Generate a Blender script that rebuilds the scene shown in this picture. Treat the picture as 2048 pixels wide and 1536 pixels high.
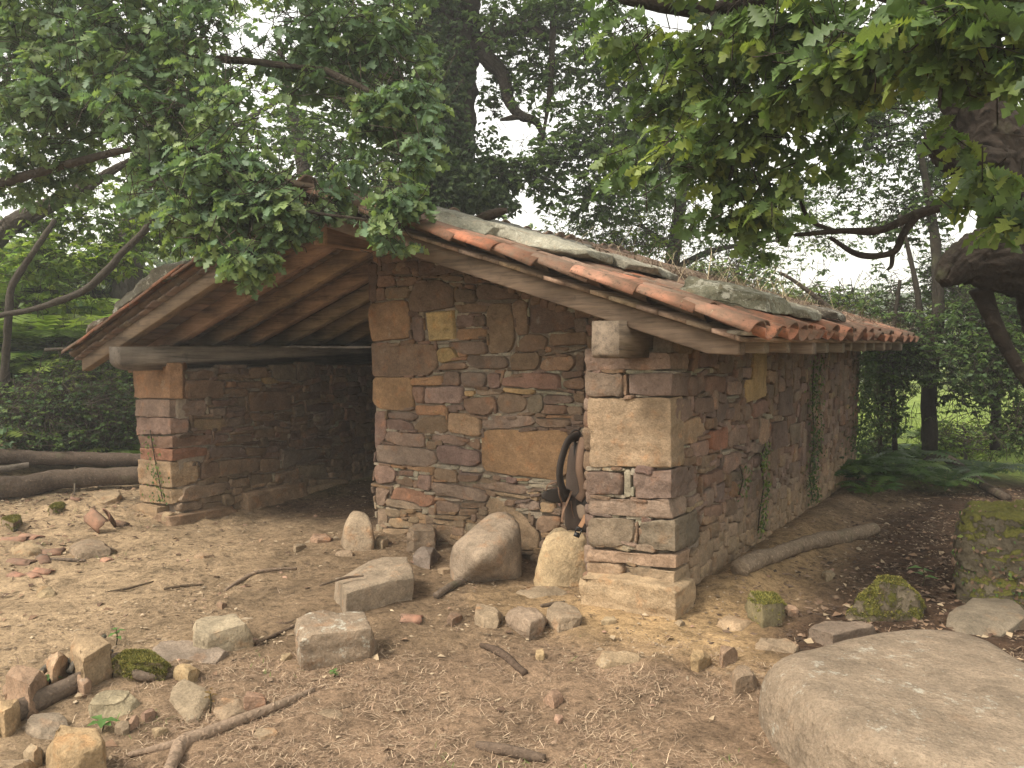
import bpy, bmesh, math, random
import numpy as np
from mathutils import Vector, Matrix

for _o in list(bpy.data.objects):
    bpy.data.objects.remove(_o)
SC = bpy.context.scene
COL = SC.collection
RAD = math.radians

# ------------------------------------------------------------------ camera
FPX, YAW, PITCH, EYE = 1600.0, RAD(34.4), RAD(2.79), 1.6
cam_data = bpy.data.cameras.new('camera')
cam = bpy.data.objects.new('camera', cam_data)
COL.objects.link(cam)
cam.location = (0, 0, EYE)
cam.rotation_euler = (RAD(90) - PITCH, 0, YAW)
cam_data.sensor_width = 36.0
cam_data.lens = 36.0 * FPX / 2048.0
cam_data.clip_start = 0.05
cam_data.clip_end = 3000.0
SC.camera = cam
SC.render.resolution_x, SC.render.resolution_y = 1024, 768

# ------------------------------------------------------------------ sky and sun (bright overcast)
SUN_AZ, SUN_EL = RAD(205), RAD(50)      # azimuth from +Y towards +X
world = bpy.data.worlds.new('World')
SC.world = world
world.use_nodes = True
_n = world.node_tree.nodes
_l = world.node_tree.links
_sky = _n.new('ShaderNodeTexSky')
_sky.sky_type = 'NISHITA'
_sky.sun_disc = False
_sky.sun_elevation = SUN_EL
_sky.sun_rotation = SUN_AZ
_sky.air_density = 1.2
_sky.dust_density = 1.5
_sky.ozone_density = 1.0
_hs = _n.new('ShaderNodeHueSaturation')
_hs.inputs['Saturation'].default_value = 0.22
_l.new(_sky.outputs['Color'], _hs.inputs['Color'])
_wm = _n.new('ShaderNodeMix'); _wm.data_type = 'RGBA'; _wm.blend_type = 'MULTIPLY'
_wm.inputs[0].default_value = 1.0
_wm.inputs[7].default_value = (1.06, 1.0, 0.88, 1.0)          # light warmed by the overcast
_l.new(_hs.outputs['Color'], _wm.inputs[6])
_l.new(_wm.outputs[2], _n['Background'].inputs['Color'])
_n['Background'].inputs['Strength'].default_value = 0.15
sun_data = bpy.data.lights.new('sun', 'SUN')
sun_data.energy = 1.5
sun_data.angle = RAD(14)
sun_data.color = (1.0, 0.93, 0.82)
sun = bpy.data.objects.new('sun', sun_data)
COL.objects.link(sun)
_sd = Vector((math.sin(SUN_AZ) * math.cos(SUN_EL), math.cos(SUN_AZ) * math.cos(SUN_EL), math.sin(SUN_EL)))
sun.rotation_euler = _sd.to_track_quat('Z', 'Y').to_euler()
sun.location = _sd * 40

SC.view_settings.view_transform = 'Standard'
SC.view_settings.look = 'None'
SC.view_settings.gamma = 1.0
SC.view_settings.use_curve_mapping = False
SC.view_settings.exposure = 1.58
SC.render.engine = 'CYCLES'
SC.cycles.max_bounces = 8
SC.cycles.diffuse_bounces = 4
SC.cycles.transmission_bounces = 4
SC.cycles.use_denoising = True

# ------------------------------------------------------------------ measuring helpers (photo pixel -> place)
_R = np.array([math.cos(YAW), math.sin(YAW), 0.0])
_F0 = np.array([-math.sin(YAW), math.cos(YAW), 0.0])
_F = _F0 * math.cos(PITCH) - np.array([0, 0, 1.0]) * math.sin(PITCH)
_U = np.cross(_R, _F)
CAM = np.array([0.0, 0.0, EYE])

def ray(u, v):
    return _R * ((u - 1024) / FPX) + _U * ((768 - v) / FPX) + _F

def at(u, v, d):
    return CAM + ray(u, v) * d

def on_z(u, v, z=0.0):
    r = ray(u, v)
    return CAM + r * ((z - EYE) / r[2])

def on_y(u, v, y):
    r = ray(u, v)
    return CAM + r * (y / r[1])

def on_x(u, v, x):
    r = ray(u, v)
    return CAM + r * (x / r[0])

def proj(p):
    d = np.asarray(p, float) - CAM
    z = d @ _F
    return 1024 + FPX * (d @ _R) / z, 768 - FPX * (d @ _U) / z, z

# ------------------------------------------------------------------ noise
def _hash(i, j, k, s):
    h = (i * 374761393 + j * 668265263 + k * 2147483647 + s * 974711) & 0x7fffffff
    h = ((h ^ (h >> 13)) * 1274126177) & 0x7fffffff
    return ((h ^ (h >> 16)) & 0xffff) / 65535.0

def vnoise(p, seed=0):
    p = np.asarray(p, float)
    if p.shape[-1] == 2:
        p = np.concatenate([p, np.zeros(p.shape[:-1] + (1,))], -1)
    i = np.floor(p).astype(np.int64)
    f = p - i
    f = f * f * (3 - 2 * f)
    out = 0
    for dx in (0, 1):
        for dy in (0, 1):
            for dz in (0, 1):
                w = (f[..., 0] if dx else 1 - f[..., 0]) * (f[..., 1] if dy else 1 - f[..., 1]) * (f[..., 2] if dz else 1 - f[..., 2])
                out = out + w * _hash(i[..., 0] + dx, i[..., 1] + dy, i[..., 2] + dz, seed)
    return out * 2 - 1

def fbm(p, seed=0, octv=3):
    p = np.asarray(p, float)
    a, t, s = 1.0, 0, 0
    for o in range(octv):
        t = t + a * vnoise(p * (2 ** o), seed + o * 17)
        s += a
        a *= 0.5
    return t / s

def smooth(a, b, x):
    t = np.clip((x - a) / (b - a), 0, 1)
    return t * t * (3 - 2 * t)

def gh(x, y):
    """height of the ground"""
    x = np.asarray(x, float); y = np.asarray(y, float)
    p = np.stack([x, y], -1)
    z = 0.030 * fbm(p * 0.7, 3, 2) + 0.012 * vnoise(p * 3.1, 9)
    z = z + 0.12 * np.exp(-(((x + 7.85) / 0.35) ** 2 + ((y - 4.15) / 0.40) ** 2)) - 0.10 * np.exp(-(((x + 6.5) / 0.9) ** 2 + ((y - 4.7) / 1.3) ** 2))      # bank at the far pier
    z = z + 0.10 * np.exp(-((x + 1.75) / 0.25) ** 2) * smooth(4.3, 5.0, y) * (1 - smooth(9.5, 11, y))
    bay = smooth(-6.75, -6.4, x) * (1 - smooth(-5.1, -4.7, x)) * smooth(4.6, 5.4, y) * (1 - smooth(9, 10, y))
    z = z - 0.02 * bay
    d = -x * math.sin(YAW) + y * math.cos(YAW)
    lat = x * math.cos(YAW) + y * math.sin(YAW)
    z = z + smooth(-8.9, -14, x) * 2.6
    r = np.hypot(x, y)
    z = z + 0.06 * vnoise(p * 0.25, 41) * smooth(9, 14, r)
    z = z + smooth(50, 150, r) * (8 + 4 * fbm(p * 0.012, 55, 2))
    return z

def gz(u, v):
    p = on_z(u, v, 0.0)
    return np.array([p[0], p[1], float(gh(p[0], p[1]))])

# ------------------------------------------------------------------ object helpers
WORLD = {}

def setup(o, parent=None, loc=(0, 0, 0), name=None, label=None, cat=None, group=None, kind=None):
    COL.objects.link(o)
    loc = np.asarray(loc, float)
    if parent is not None:
        o.parent = parent
        o.location = loc - WORLD[parent.name]
    else:
        o.location = loc
    WORLD[o.name] = loc
    if label: o['label'] = label
    if cat: o['category'] = cat
    if group: o['group'] = group
    if kind: o['kind'] = kind
    return o

def empty(name, loc, label=None, cat=None, group=None, kind=None):
    o = bpy.data.objects.new(name, None)
    o.empty_display_size = 0.2
    return setup(o, None, loc, label=label, cat=cat, group=group, kind=kind)

def mesh_np(name, V, loops, sizes, tint=None, smooth_shade=True):
    """V (n,3); loops flat vertex ids; sizes loops per face"""
    me = bpy.data.meshes.new(name)
    V = np.ascontiguousarray(V, dtype=np.float32)
    me.vertices.add(len(V))
    me.vertices.foreach_set('co', V.ravel())
    loops = np.ascontiguousarray(loops, dtype=np.int32).ravel()
    me.loops.add(len(loops))
    me.loops.foreach_set('vertex_index', loops)
    sizes = np.asarray(sizes, dtype=np.int32)
    me.polygons.add(len(sizes))
    st = np.concatenate([[0], np.cumsum(sizes)[:-1]]).astype(np.int32)
    me.polygons.foreach_set('loop_start', st)
    me.polygons.foreach_set('loop_total', sizes)
    if smooth_shade:
        me.polygons.foreach_set('use_smooth', np.ones(len(sizes), dtype=bool))
    me.update(calc_edges=True)
    if tint is not None:
        a = me.attributes.new('tint', 'FLOAT_COLOR', 'POINT')
        tint = np.asarray(tint, dtype=np.float32)
        if tint.ndim == 1:
            tint = np.tile(tint, (len(V), 1))
        if tint.shape[1] == 3:
            tint = np.concatenate([tint, np.full((len(V), 1), random.random(), np.float32)], 1)
        a.data.foreach_set('color', np.ascontiguousarray(tint, dtype=np.float32).ravel())
    return me

def mesh_f(name, V, faces, tint=None, smooth_shade=True):
    sizes = [len(f) for f in faces]
    loops = [i for f in faces for i in f]
    return mesh_np(name, V, loops, sizes, tint, smooth_shade)

def ob(name, me, mat, parent=None, loc=(0, 0, 0), **kw):
    if mat is not None and not me.materials:
        me.materials.append(mat)
    return setup(bpy.data.objects.new(name, me), parent, loc, **kw)

class Acc:
    """collects pieces into one mesh"""
    def __init__(s):
        s.V, s.L, s.S, s.T, s.n = [], [], [], [], 0
    def add(s, V, faces, tint):
        V = np.asarray(V, float)
        for f in faces:
            s.L.extend([i + s.n for i in f]); s.S.append(len(f))
        s.V.append(V)
        t = np.asarray(tint, float)
        if t.ndim == 1: t = np.tile(t, (len(V), 1))
        if t.shape[1] == 3: t = np.concatenate([t, np.full((len(V), 1), random.random())], 1)
        s.T.append(t); s.n += len(V)
    def mesh(s, name, sm=True, origin=(0, 0, 0)):
        return mesh_np(name, np.concatenate(s.V) - np.asarray(origin, float), s.L, s.S, np.concatenate(s.T), sm)

# ------------------------------------------------------------------ materials
def mat_new(name):
    m = bpy.data.materials.new(name)
    m.use_nodes = True
    nt = m.node_tree
    return m, nt, nt.nodes, nt.links, nt.nodes['Principled BSDF']

class NB:
    def __init__(s, nt):
        s.nt, s.n, s.l = nt, nt.nodes, nt.links
    def node(s, typ, **kw):
        x = s.n.new(typ)
        for k, v in kw.items():
            if k in x.inputs: x.inputs[k].default_value = v
            else: setattr(x, k, v)
        return x
    def link(s, a, b): s.l.new(a, b)
    def attr(s):
        a = s.n.new('ShaderNodeAttribute'); a.attribute_name = 'tint'; return a
    def coords(s, which='Object', scale=(1, 1, 1)):
        t = s.n.new('ShaderNodeTexCoord'); m = s.n.new('ShaderNodeMapping')
        m.inputs['Scale'].default_value = scale
        s.link(t.outputs[which], m.inputs['Vector'])
        return m.outputs['Vector']
    def noise(s, vec, scale, detail=4, rough=0.55, w=None, dist=0.0):
        x = s.n.new('ShaderNodeTexNoise')
        if w is not None:
            x.noise_dimensions = '4D'
            s.link(w, x.inputs['W'])
        x.inputs['Scale'].default_value = scale
        x.inputs['Detail'].default_value = detail
        x.inputs['Roughness'].default_value = rough
        x.inputs['Distortion'].default_value = dist
        s.link(vec, x.inputs['Vector'])
        return x.outputs['Fac']
    def ramp(s, fac, stops):
        r = s.n.new('ShaderNodeValToRGB')
        els = r.color_ramp.elements
        while len(els) < len(stops): els.new(0.5)
        for e, (p, c) in zip(els, stops):
            e.position = p
            e.color = (c, c, c, 1) if isinstance(c, (int, float)) else (*c, 1)
        s.link(fac, r.inputs['Fac'])
        return r.outputs['Color']
    def mix(s, mode, fac, a, b):
        x = s.n.new('ShaderNodeMix'); x.data_type = 'RGBA'; x.blend_type = mode
        for sock, val in ((x.inputs[0], fac), (x.inputs[6], a), (x.inputs[7], b)):
            if isinstance(val, (int, float)): sock.default_value = val
            elif isinstance(val, tuple): sock.default_value = (*val, 1)
            else: s.link(val, sock)
        return x.outputs[2]
    def math(s, op, a, b=0.5):
        x = s.n.new('ShaderNodeMath'); x.operation = op
        for sock, val in ((x.inputs[0], a), (x.inputs[1], b)):
            if isinstance(val, (int, float)): sock.default_value = val
            else: s.link(val, sock)
        return x.outputs[0]
    def bump(s, h, strength, dist=0.01, prev=None):
        b = s.n.new('ShaderNodeBump')
        b.inputs['Strength'].default_value = strength
        b.inputs['Distance'].default_value = dist
        s.link(h, b.inputs['Height'])
        if prev is not None: s.link(prev, b.inputs['Normal'])
        return b.outputs['Normal']

def make_stone_mat(name, moss=0.0, lichen=0.15, band=0.5, crack=0.3, relief=1.0, patch=7.0, pt=0.60, stain=0.5):
    m, nt, n, l, bs = mat_new(name)
    N = NB(nt)
    a = N.attr()
    w = N.math('MULTIPLY', a.outputs['Alpha'], 60.0)
    v = N.coords('Object')
    vb = N.coords('Object', (1.0, 1.0, 3.2))
    big = N.noise(v, 5.0, 4, 0.6, w)
    mid = N.noise(v, 22.0, 5, 0.65, w)
    fine = N.noise(v, 90.0, 4, 0.75, w)
    bed = N.noise(vb, 6.0, 4, 0.6, w, 0.6)
    c = N.mix('MULTIPLY', 1.0, a.outputs['Color'], N.ramp(big, [(0.25, 0.62), (0.5, 1.0), (0.75, 1.32)]))
    c = N.mix('MULTIPLY', 0.8, c, N.ramp(mid, [(0.3, 0.7), (0.55, 1.0), (0.75, 1.25)]))
    c = N.mix('MULTIPLY', band, c, N.ramp(bed, [(0.3, 0.75), (0.5, 1.0), (0.7, 1.15)]))
    # iron stain / warm patches
    st = N.ramp(N.noise(v, 9.0, 3, 0.6, N.math('ADD', w, 7.7)), [(0.56, 0.0), (0.72, stain)])
    c = N.mix('MIX', st, c, N.mix('MULTIPLY', 1.0, c, (1.35, 0.92, 0.62)))
    c = N.mix('MULTIPLY', 0.85, c, N.ramp(fine, [(0.3, 0.55), (0.5, 1.0), (0.72, 1.35)]))
    # pale crust specks
    sp = N.ramp(N.noise(v, 48.0, 4, 0.75, N.math('ADD', w, 3.3)), [(0.60, 0.0), (0.70, 1.0)])
    sp = N.math('MULTIPLY', sp, lichen * 2.2)
    c = N.mix('MIX', sp, c, (0.36, 0.33, 0.26))
    lp = N.noise(v, patch, 7, 0.8, N.math('ADD', w, 13.1))
    lp = N.math('MULTIPLY', N.ramp(lp, [(pt, 0.0), (pt + 0.05, 1.0)]), min(1.0, lichen * 2.0))
    c = N.mix('MIX', lp, c, (0.40, 0.38, 0.31))
    rough = 0.92
    if moss > 0:
        g = N.n.new('ShaderNodeNewGeometry')
        sx = N.n.new('ShaderNodeSeparateXYZ'); N.link(g.outputs['Normal'], sx.inputs[0])
        mk = N.math('ADD', N.math('MULTIPLY', sx.outputs['Z'], 0.40), N.math('MULTIPLY', N.noise(v, 11.0, 6, 0.75, w), 1.55))
        mk = N.ramp(mk, [(1.12 - 0.45 * moss, 0.0), (1.24 - 0.45 * moss, 1.0)])
        mc = N.mix('MIX', N.noise(v, 45.0, 3, 0.6), (0.045, 0.05, 0.012), (0.19, 0.17, 0.035))
        c = N.mix('MIX', mk, c, mc)
    N.link(c, bs.inputs['Base Color'])
    bs.inputs['Roughness'].default_value = rough
    bs.inputs['Specular IOR Level'].default_value = 0.2
    rg = n.new('ShaderNodeTexNoise'); rg.noise_dimensions = '4D'; rg.noise_type = 'RIDGED_MULTIFRACTAL'
    rg.inputs['Scale'].default_value = 7.0; rg.inputs['Detail'].default_value = 5.0; rg.inputs['Roughness'].default_value = 0.6
    N.link(v, rg.inputs['Vector']); N.link(w, rg.inputs['W'])
    h = N.math('ADD', N.math('MULTIPLY', mid, 1.0), N.math('MULTIPLY', bed, 0.5 * band))
    h = N.math('ADD', h, N.math('MULTIPLY', rg.outputs['Fac'], 0.35))
    nb = N.bump(h, 0.8 * relief, 0.022)
    nb = N.bump(fine, 0.5 * relief, 0.004, nb)
    if moss > 0:
        nb = N.bump(N.math('MULTIPLY', mk, N.noise(v, 120.0, 2, 0.6)), 0.8, 0.02, nb)
    N.link(nb, bs.inputs['Normal'])
    return m

def make_wood_mat(name, axis='Y', grain=1.0, tone=1.0):
    """weathered sawn timber; the grain runs along one object axis"""
    m, nt, n, l, bs = mat_new(name)
    N = NB(nt)
    a = N.attr()
    w = N.math('MULTIPLY', a.outputs['Alpha'], 40.0)
    sc = {'X': (1.6, 22, 22), 'Y': (22, 1.6, 22), 'Z': (22, 22, 1.6)}[axis]
    v = N.coords('Object')
    vg = N.coords('Object', sc)
    g = N.noise(vg, 1.0, 5, 0.65, w, 0.5)
    g2 = N.noise(vg, 5.0, 3, 0.6, w)
    big = N.noise(v, 2.6, 4, 0.6, w)
    c = N.mix('MULTIPLY', 1.0, a.outputs['Color'], N.ramp(big, [(0.3, 0.55), (0.5, 1.0), (0.72, 1.35)]))
    c = N.mix('MULTIPLY', 0.9 * grain, c, N.ramp(g, [(0.30, 0.32), (0.48, 1.0), (0.7, 1.35)]))
    c = N.mix('MULTIPLY', 0.5, c, N.ramp(g2, [(0.33, 0.45), (0.45, 0.95), (0.65, 1.2)]))
    st = N.ramp(N.noise(v, 6.0, 5, 0.7, N.math('ADD', w, 4.0)), [(0.60, 0.0), (0.75, 0.75)])
    c = N.mix('MIX', st, c, (0.035, 0.03, 0.025))
    N.link(c, bs.inputs['Base Color'])
    bs.inputs['Roughness'].default_value = 0.85
    bs.inputs['Specular IOR Level'].default_value = 0.2
    nb = N.bump(g, 0.5, 0.01)
    nb = N.bump(g2, 0.4, 0.004, nb)
    N.link(nb, bs.inputs['Normal'])
    return m

def make_bark_mat(name, scale=14.0, strength=1.0):
    m, nt, n, l, bs = mat_new(name)
    N = NB(nt)
    a = N.attr()
    w = N.math('MULTIPLY', a.outputs['Alpha'], 40.0)
    v = N.coords('Object')
    n1 = N.noise(v, scale, 6, 0.7, w, 0.8)
    rg = n.new('ShaderNodeTexNoise'); rg.noise_dimensions = '4D'; rg.noise_type = 'RIDGED_MULTIFRACTAL'
    rg.inputs['Scale'].default_value = scale * 1.2; rg.inputs['Detail'].default_value = 6.0; rg.inputs['Roughness'].default_value = 0.65; rg.inputs['Distortion'].default_value = 0.6
    N.link(v, rg.inputs['Vector']); N.link(w, rg.inputs['W'])
    cr = N.ramp(rg.outputs['Fac'], [(0.1, 0.35), (0.7, 1.1)])
    c = N.mix('MULTIPLY', 1.0, a.outputs['Color'], N.ramp(n1, [(0.3, 0.5), (0.5, 1.0), (0.72, 1.5)]))
    c = N.mix('MULTIPLY', 0.8, c, cr)
    gr = N.ramp(N.noise(v, 4.0, 5, 0.7, w), [(0.56, 0.0), (0.7, 0.5)])
    c = N.mix('MIX', gr, c, (0.10, 0.105, 0.055))
    N.link(c, bs.inputs['Base Color'])
    bs.inputs['Roughness'].default_value = 0.95
    bs.inputs['Specular IOR Level'].default_value = 0.15
    nb = N.bump(cr, 0.9 * strength, 0.03)
    nb = N.bump(n1, 0.8 * strength, 0.02, nb)
    N.link(nb, bs.inputs['Normal'])
    return m

def make_leaf_mat(name, trans=0.35, gloss=0.35):
    m, nt, n, l, bs = mat_new(name)
    N = NB(nt)
    a = N.attr()
    v = N.coords('Object')
    c = N.mix('MULTIPLY', 0.7, a.outputs['Color'], N.ramp(N.noise(v, 30.0, 2, 0.5), [(0.3, 0.75), (0.7, 1.2)]))
    N.link(c, bs.inputs['Base Color'])
    bs.inputs['Roughness'].default_value = 0.5
    bs.inputs['Specular IOR Level'].default_value = gloss
    tr = n.new('ShaderNodeBsdfTranslucent')
    tc = N.mix('MULTIPLY', 1.0, c, (1.25, 1.35, 0.75))
    N.link(tc, tr.inputs['Color'])
    mx = n.new('ShaderNodeMixShader')
    mx.inputs[0].default_value = trans
    N.link(bs.outputs[0], mx.inputs[1]); N.link(tr.outputs[0], mx.inputs[2])
    N.link(mx.outputs[0], n['Material Output'].inputs['Surface'])
    return m

def make_tile_mat(name):
    m, nt, n, l, bs = mat_new(name)
    N = NB(nt)
    a = N.attr()
    oi = n.new('ShaderNodeObjectInfo')
    w = N.math('MULTIPLY', N.math('ADD', oi.outputs['Random'], a.outputs['Alpha']), 50.0)
    v = N.coords('Object')
    hs = n.new('ShaderNodeHueSaturation')
    N.link(a.outputs['Color'], hs.inputs['Color'])
    N.link(N.math('ADD', N.math('MULTIPLY', oi.outputs['Random'], 0.85), 0.50), hs.inputs['Value'])
    hs.inputs['Saturation'].default_value = 0.95
    c = N.mix('MULTIPLY', 1.0, hs.outputs['Color'], N.ramp(N.noise(v, 9.0, 4, 0.6, w), [(0.3, 0.7), (0.6, 1.15)]))
    g = N.ramp(N.noise(v, 6.0, 5, 0.7, w), [(0.36, 0.08), (0.60, 0.85)])
    c = N.mix('MIX', g, c, (0.135, 0.10, 0.07))
    dk = N.ramp(N.noise(v, 55.0, 5, 0.8, w), [(0.55, 0.0), (0.64, 1.0)])
    dk = N.math('MULTIPLY', dk, N.ramp(N.noise(v, 5.0, 3, 0.6, N.math('ADD', w, 9.0)), [(0.36, 0.1), (0.55, 0.9)]))
    c = N.mix('MIX', dk, c, (0.025, 0.022, 0.018))
    pl = N.ramp(N.noise(v, 26.0, 5, 0.75, N.math('ADD', w, 21.0)), [(0.63, 0.0), (0.72, 0.8)])
    c = N.mix('MIX', pl, c, (0.33, 0.31, 0.20))
    N.link(c, bs.inputs['Base Color'])
    bs.inputs['Roughness'].default_value = 0.9
    bs.inputs['Specular IOR Level'].default_value = 0.2
    nb = N.bump(N.noise(v, 70.0, 4, 0.7, w), 0.5, 0.006)
    N.link(nb, bs.inputs['Normal'])
    return m

def make_soil_mat(name):
    m, nt, n, l, bs = mat_new(name)
    N = NB(nt)
    a = N.attr()
    v = N.coords('Object')
    n1 = N.noise(v, 3.0, 5, 0.6)
    n2 = N.noise(v, 17.0, 7, 0.75)
    n3 = N.noise(v, 85.0, 4, 0.75)
    c = N.mix('MULTIPLY', 1.0, a.outputs['Color'], N.ramp(n1, [(0.3, 0.62), (0.5, 1.0), (0.7, 1.25)]))
    c = N.mix('MULTIPLY', 1.0, c, N.ramp(n2, [(0.34, 0.42), (0.5, 1.0), (0.68, 1.35)]))
    c = N.mix('MULTIPLY', 0.8, c, N.ramp(n3, [(0.3, 0.55), (0.5, 1.0), (0.7, 1.4)]))
    N.link(c, bs.inputs['Base Color'])
    bs.inputs['Roughness'].default_value = 1.0
    bs.inputs['Specular IOR Level'].default_value = 0.1
    nb = N.bump(n2, 1.0, 0.03)
    nb = N.bump(n3, 0.9, 0.008, nb)
    N.link(nb, bs.inputs['Normal'])
    return m

def make_plain_mat(name, rough=0.9, bump=0.3, scale=60.0, spec=0.2):
    m, nt, n, l, bs = mat_new(name)
    N = NB(nt)
    a = N.attr()
    v = N.coords('Object')
    f = N.noise(v, scale, 4, 0.65)
    c = N.mix('MULTIPLY', 0.7, a.outputs['Color'], N.ramp(f, [(0.3, 0.6), (0.5, 1.0), (0.72, 1.35)]))
    N.link(c, bs.inputs['Base Color'])
    bs.inputs['Roughness'].default_value = rough
    bs.inputs['Specular IOR Level'].default_value = spec
    if bump: N.link(N.bump(f, bump, 0.006), bs.inputs['Normal'])
    return m

M_STONE = make_stone_mat('wall_stone', lichen=0.10, band=0.3)
M_ROCK = make_stone_mat('field_stone', lichen=0.10, band=0.25, relief=1.0)
M_LICHEN = make_stone_mat('lichen_stone', lichen=0.42, band=0.05, pt=0.55, patch=9.0)
M_BOULDER = make_stone_mat('boulder_stone', lichen=0.34, band=0.0, relief=1.5, patch=5.0, pt=0.565, stain=0.12)
M_MOSS = make_stone_mat('mossy_stone', moss=0.85, lichen=0.08, band=0.2)
M_MOSS2 = make_stone_mat('lightly_mossy_stone', moss=0.45, lichen=0.1, band=0.2)
M_MORTAR = make_plain_mat('lime_mortar', 0.95, 0.8, 45.0)
M_WOODX = make_wood_mat('timber_x', 'X')
M_WOODY = make_wood_mat('timber_y', 'Y')
M_BARK = make_bark_mat('bark', 11.0, 1.5)
M_BARKF = make_bark_mat('fine_bark', 34.0, 0.6)
M_STICK = make_wood_mat('bare_stick', 'X', 0.5)
M_LEAF = make_leaf_mat('leaf', 0.42, 0.4)
M_LEAF2 = make_leaf_mat('far_leaf', 0.45, 0.2)
M_TILE = make_tile_mat('terracotta')
M_SOIL = make_soil_mat('soil')
M_DRY = make_plain_mat('dry_plant', 0.95, 0.0, 20.0)
M_FABRIC = make_plain_mat('pack_fabric', 0.8, 0.4, 220.0, 0.25)
M_PLASTIC = make_plain_mat('black_plastic', 0.45, 0.0, 50.0, 0.4)

# ------------------------------------------------------------------ shape builders
def box_mesh(name, x0, x1, y0, y1, z0, z1, tint, bev=0.006, origin=(0, 0, 0), wob=0.0, seed=0, cuts=0):
    bm = bmesh.new()
    bmesh.ops.create_cube(bm, size=1.0)
    for v in bm.verts:
        v.co = Vector(((x0 + x1) / 2 + v.co.x * (x1 - x0), (y0 + y1) / 2 + v.co.y * (y1 - y0), (z0 + z1) / 2 + v.co.z * (z1 - z0)))
    if bev: bmesh.ops.bevel(bm, geom=bm.edges[:], offset=bev, segments=1, affect='EDGES')
    V = np.array([v.co[:] for v in bm.verts])
    F = [[v.index for v in f.verts] for f in bm.faces]
    bm.free()
    if wob: V = V + np.stack([vnoise(V * 1.3, seed), vnoise(V * 1.3, seed + 5), vnoise(V * 1.3, seed + 9)], -1) * wob
    return mesh_f(name, V - np.asarray(origin, float), F, tint, False)

def catmull(P, R, n):
    P = np.asarray(P, float); R = np.asarray(R, float)
    Q = np.concatenate([[2 * P[0] - P[1]], P, [2 * P[-1] - P[-2]]])
    S = np.concatenate([[R[0]], R, [R[-1]]])
    out, rr = [], []
    k = len(P) - 1
    for i in range(n):
        t = i / (n - 1) * k
        j = min(int(t), k - 1); f = t - j
        a, b, c, d = Q[j], Q[j + 1], Q[j + 2], Q[j + 3]
        out.append(0.5 * ((2 * b) + (-a + c) * f + (2 * a - 5 * b + 4 * c - d) * f * f + (-a + 3 * b - 3 * c + d) * f ** 3))
        rr.append(S[j + 1] * (1 - f) + S[j + 2] * f)
    return np.array(out), np.array(rr)

def tube_vf(P, R, seg=8, n=None, rough=0.0, seed=0, freq=4.0, flat=None, cap=True):
    """tapered tube along a bent line; rough = relative radius noise"""
    P = np.asarray(P, float)
    if n is None: n = max(4, len(P) * 4)
    C, rr = catmull(P, R, n)
    T = np.gradient(C, axis=0)
    T /= np.linalg.norm(T, axis=1)[:, None] + 1e-9
    up = np.array([0, 0, 1.0]) if abs(T[0][2]) < 0.9 else np.array([1.0, 0, 0])
    V = []
    prev = None
    for i in range(n):
        a = np.cross(T[i], up if prev is None else prev)
        if np.linalg.norm(a) < 1e-4: a = np.cross(T[i], [0.3, 1, 0.2])
        a /= np.linalg.norm(a)
        b = np.cross(a, T[i]); prev = b
        ang = np.arange(seg) * 2 * math.pi / seg
        fa, fb = (1, 1) if flat is None else flat
        V.append(C[i] + rr[i] * (np.cos(ang)[:, None] * a * fa + np.sin(ang)[:, None] * b * fb))
    V = np.array(V)
    if rough:
        nz = fbm(V * freq, seed, 3)
        V = C[:, None, :] + (V - C[:, None, :]) * (1 + rough * nz)[..., None]
    V = V.reshape(-1, 3)
    F = []
    for i in range(n - 1):
        for j in range(seg):
            k = (j + 1) % seg
            F.append([i * seg + j, i * seg + k, (i + 1) * seg + k, (i + 1) * seg + j])
    if cap:
        F.append(list(range(seg))[::-1])
        F.append([(n - 1) * seg + j for j in range(seg)])
    return V, F

_ICO = {}
def ico(level):
    if level not in _ICO:
        bm = bmesh.new()
        bmesh.ops.create_icosphere(bm, subdivisions=level, radius=1.0)
        V = np.array([v.co[:] for v in bm.verts]); V /= np.linalg.norm(V, axis=1)[:, None]
        F = [[v.index for v in f.verts] for f in bm.faces]
        bm.free()
        _ICO[level] = (V, F)
    return _ICO[level]

def hull_planes(P):
    bm = bmesh.new()
    for p in P: bm.verts.new(p)
    r = bmesh.ops.convex_hull(bm, input=bm.verts[:])
    bm.normal_update()
    pl = {}
    c = np.mean(P, axis=0)
    for f in bm.faces:
        nrm = np.array(f.normal[:]); d = float(nrm @ (np.array(f.calc_center_median()[:]) - c))
        if d < 0: nrm, d = -nrm, -d
        pl[tuple(np.round(nrm, 2))] = (nrm, max(d, 0.004))
    bm.free()
    return c, np.array([x[0] for x in pl.values()]), np.array([x[1] for x in pl.values()])

def unit_(v): return v / (np.linalg.norm(v, axis=-1, keepdims=True) + 1e-9)

def rock_vf(P, level=3, p=18, noise=0.012, seed=0, freq=9.0, cuts=0):
    """a stone: the convex shape through the points P with worn edges and a rough skin"""
    P = np.asarray(P, float)
    ext = np.maximum(P.max(0) - P.min(0), 1e-3)
    Ps = P / ext
    c, Nn, D = hull_planes(Ps)
    dirs, F = ico(level)
    q = np.maximum(dirs @ Nn.T, 0) / D[None, :]
    if cuts:
        rg = np.random.default_rng(seed)
        cd = unit_(rg.normal(size=(cuts, 3)))
        sup = np.max((Ps - c) @ cd.T, axis=0) * rg.uniform(0.74, 0.93, cuts)
        q = np.concatenate([q, np.maximum(dirs @ cd.T, 0) / np.maximum(sup, 0.02)[None]], 1)
    r = (1 + 0.5 / p) / (np.sum(q ** p, axis=1) ** (1.0 / p) + 1e-9)
    V = (c + dirs * r[:, None]) * ext
    o = c * ext
    nz = fbm(V * freq, seed, 4)
    nr = (V - o); nr = nr / (np.linalg.norm(nr, axis=1)[:, None] + 1e-9)
    V = V + nr * (nz * noise)[:, None]
    return V, F

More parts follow.
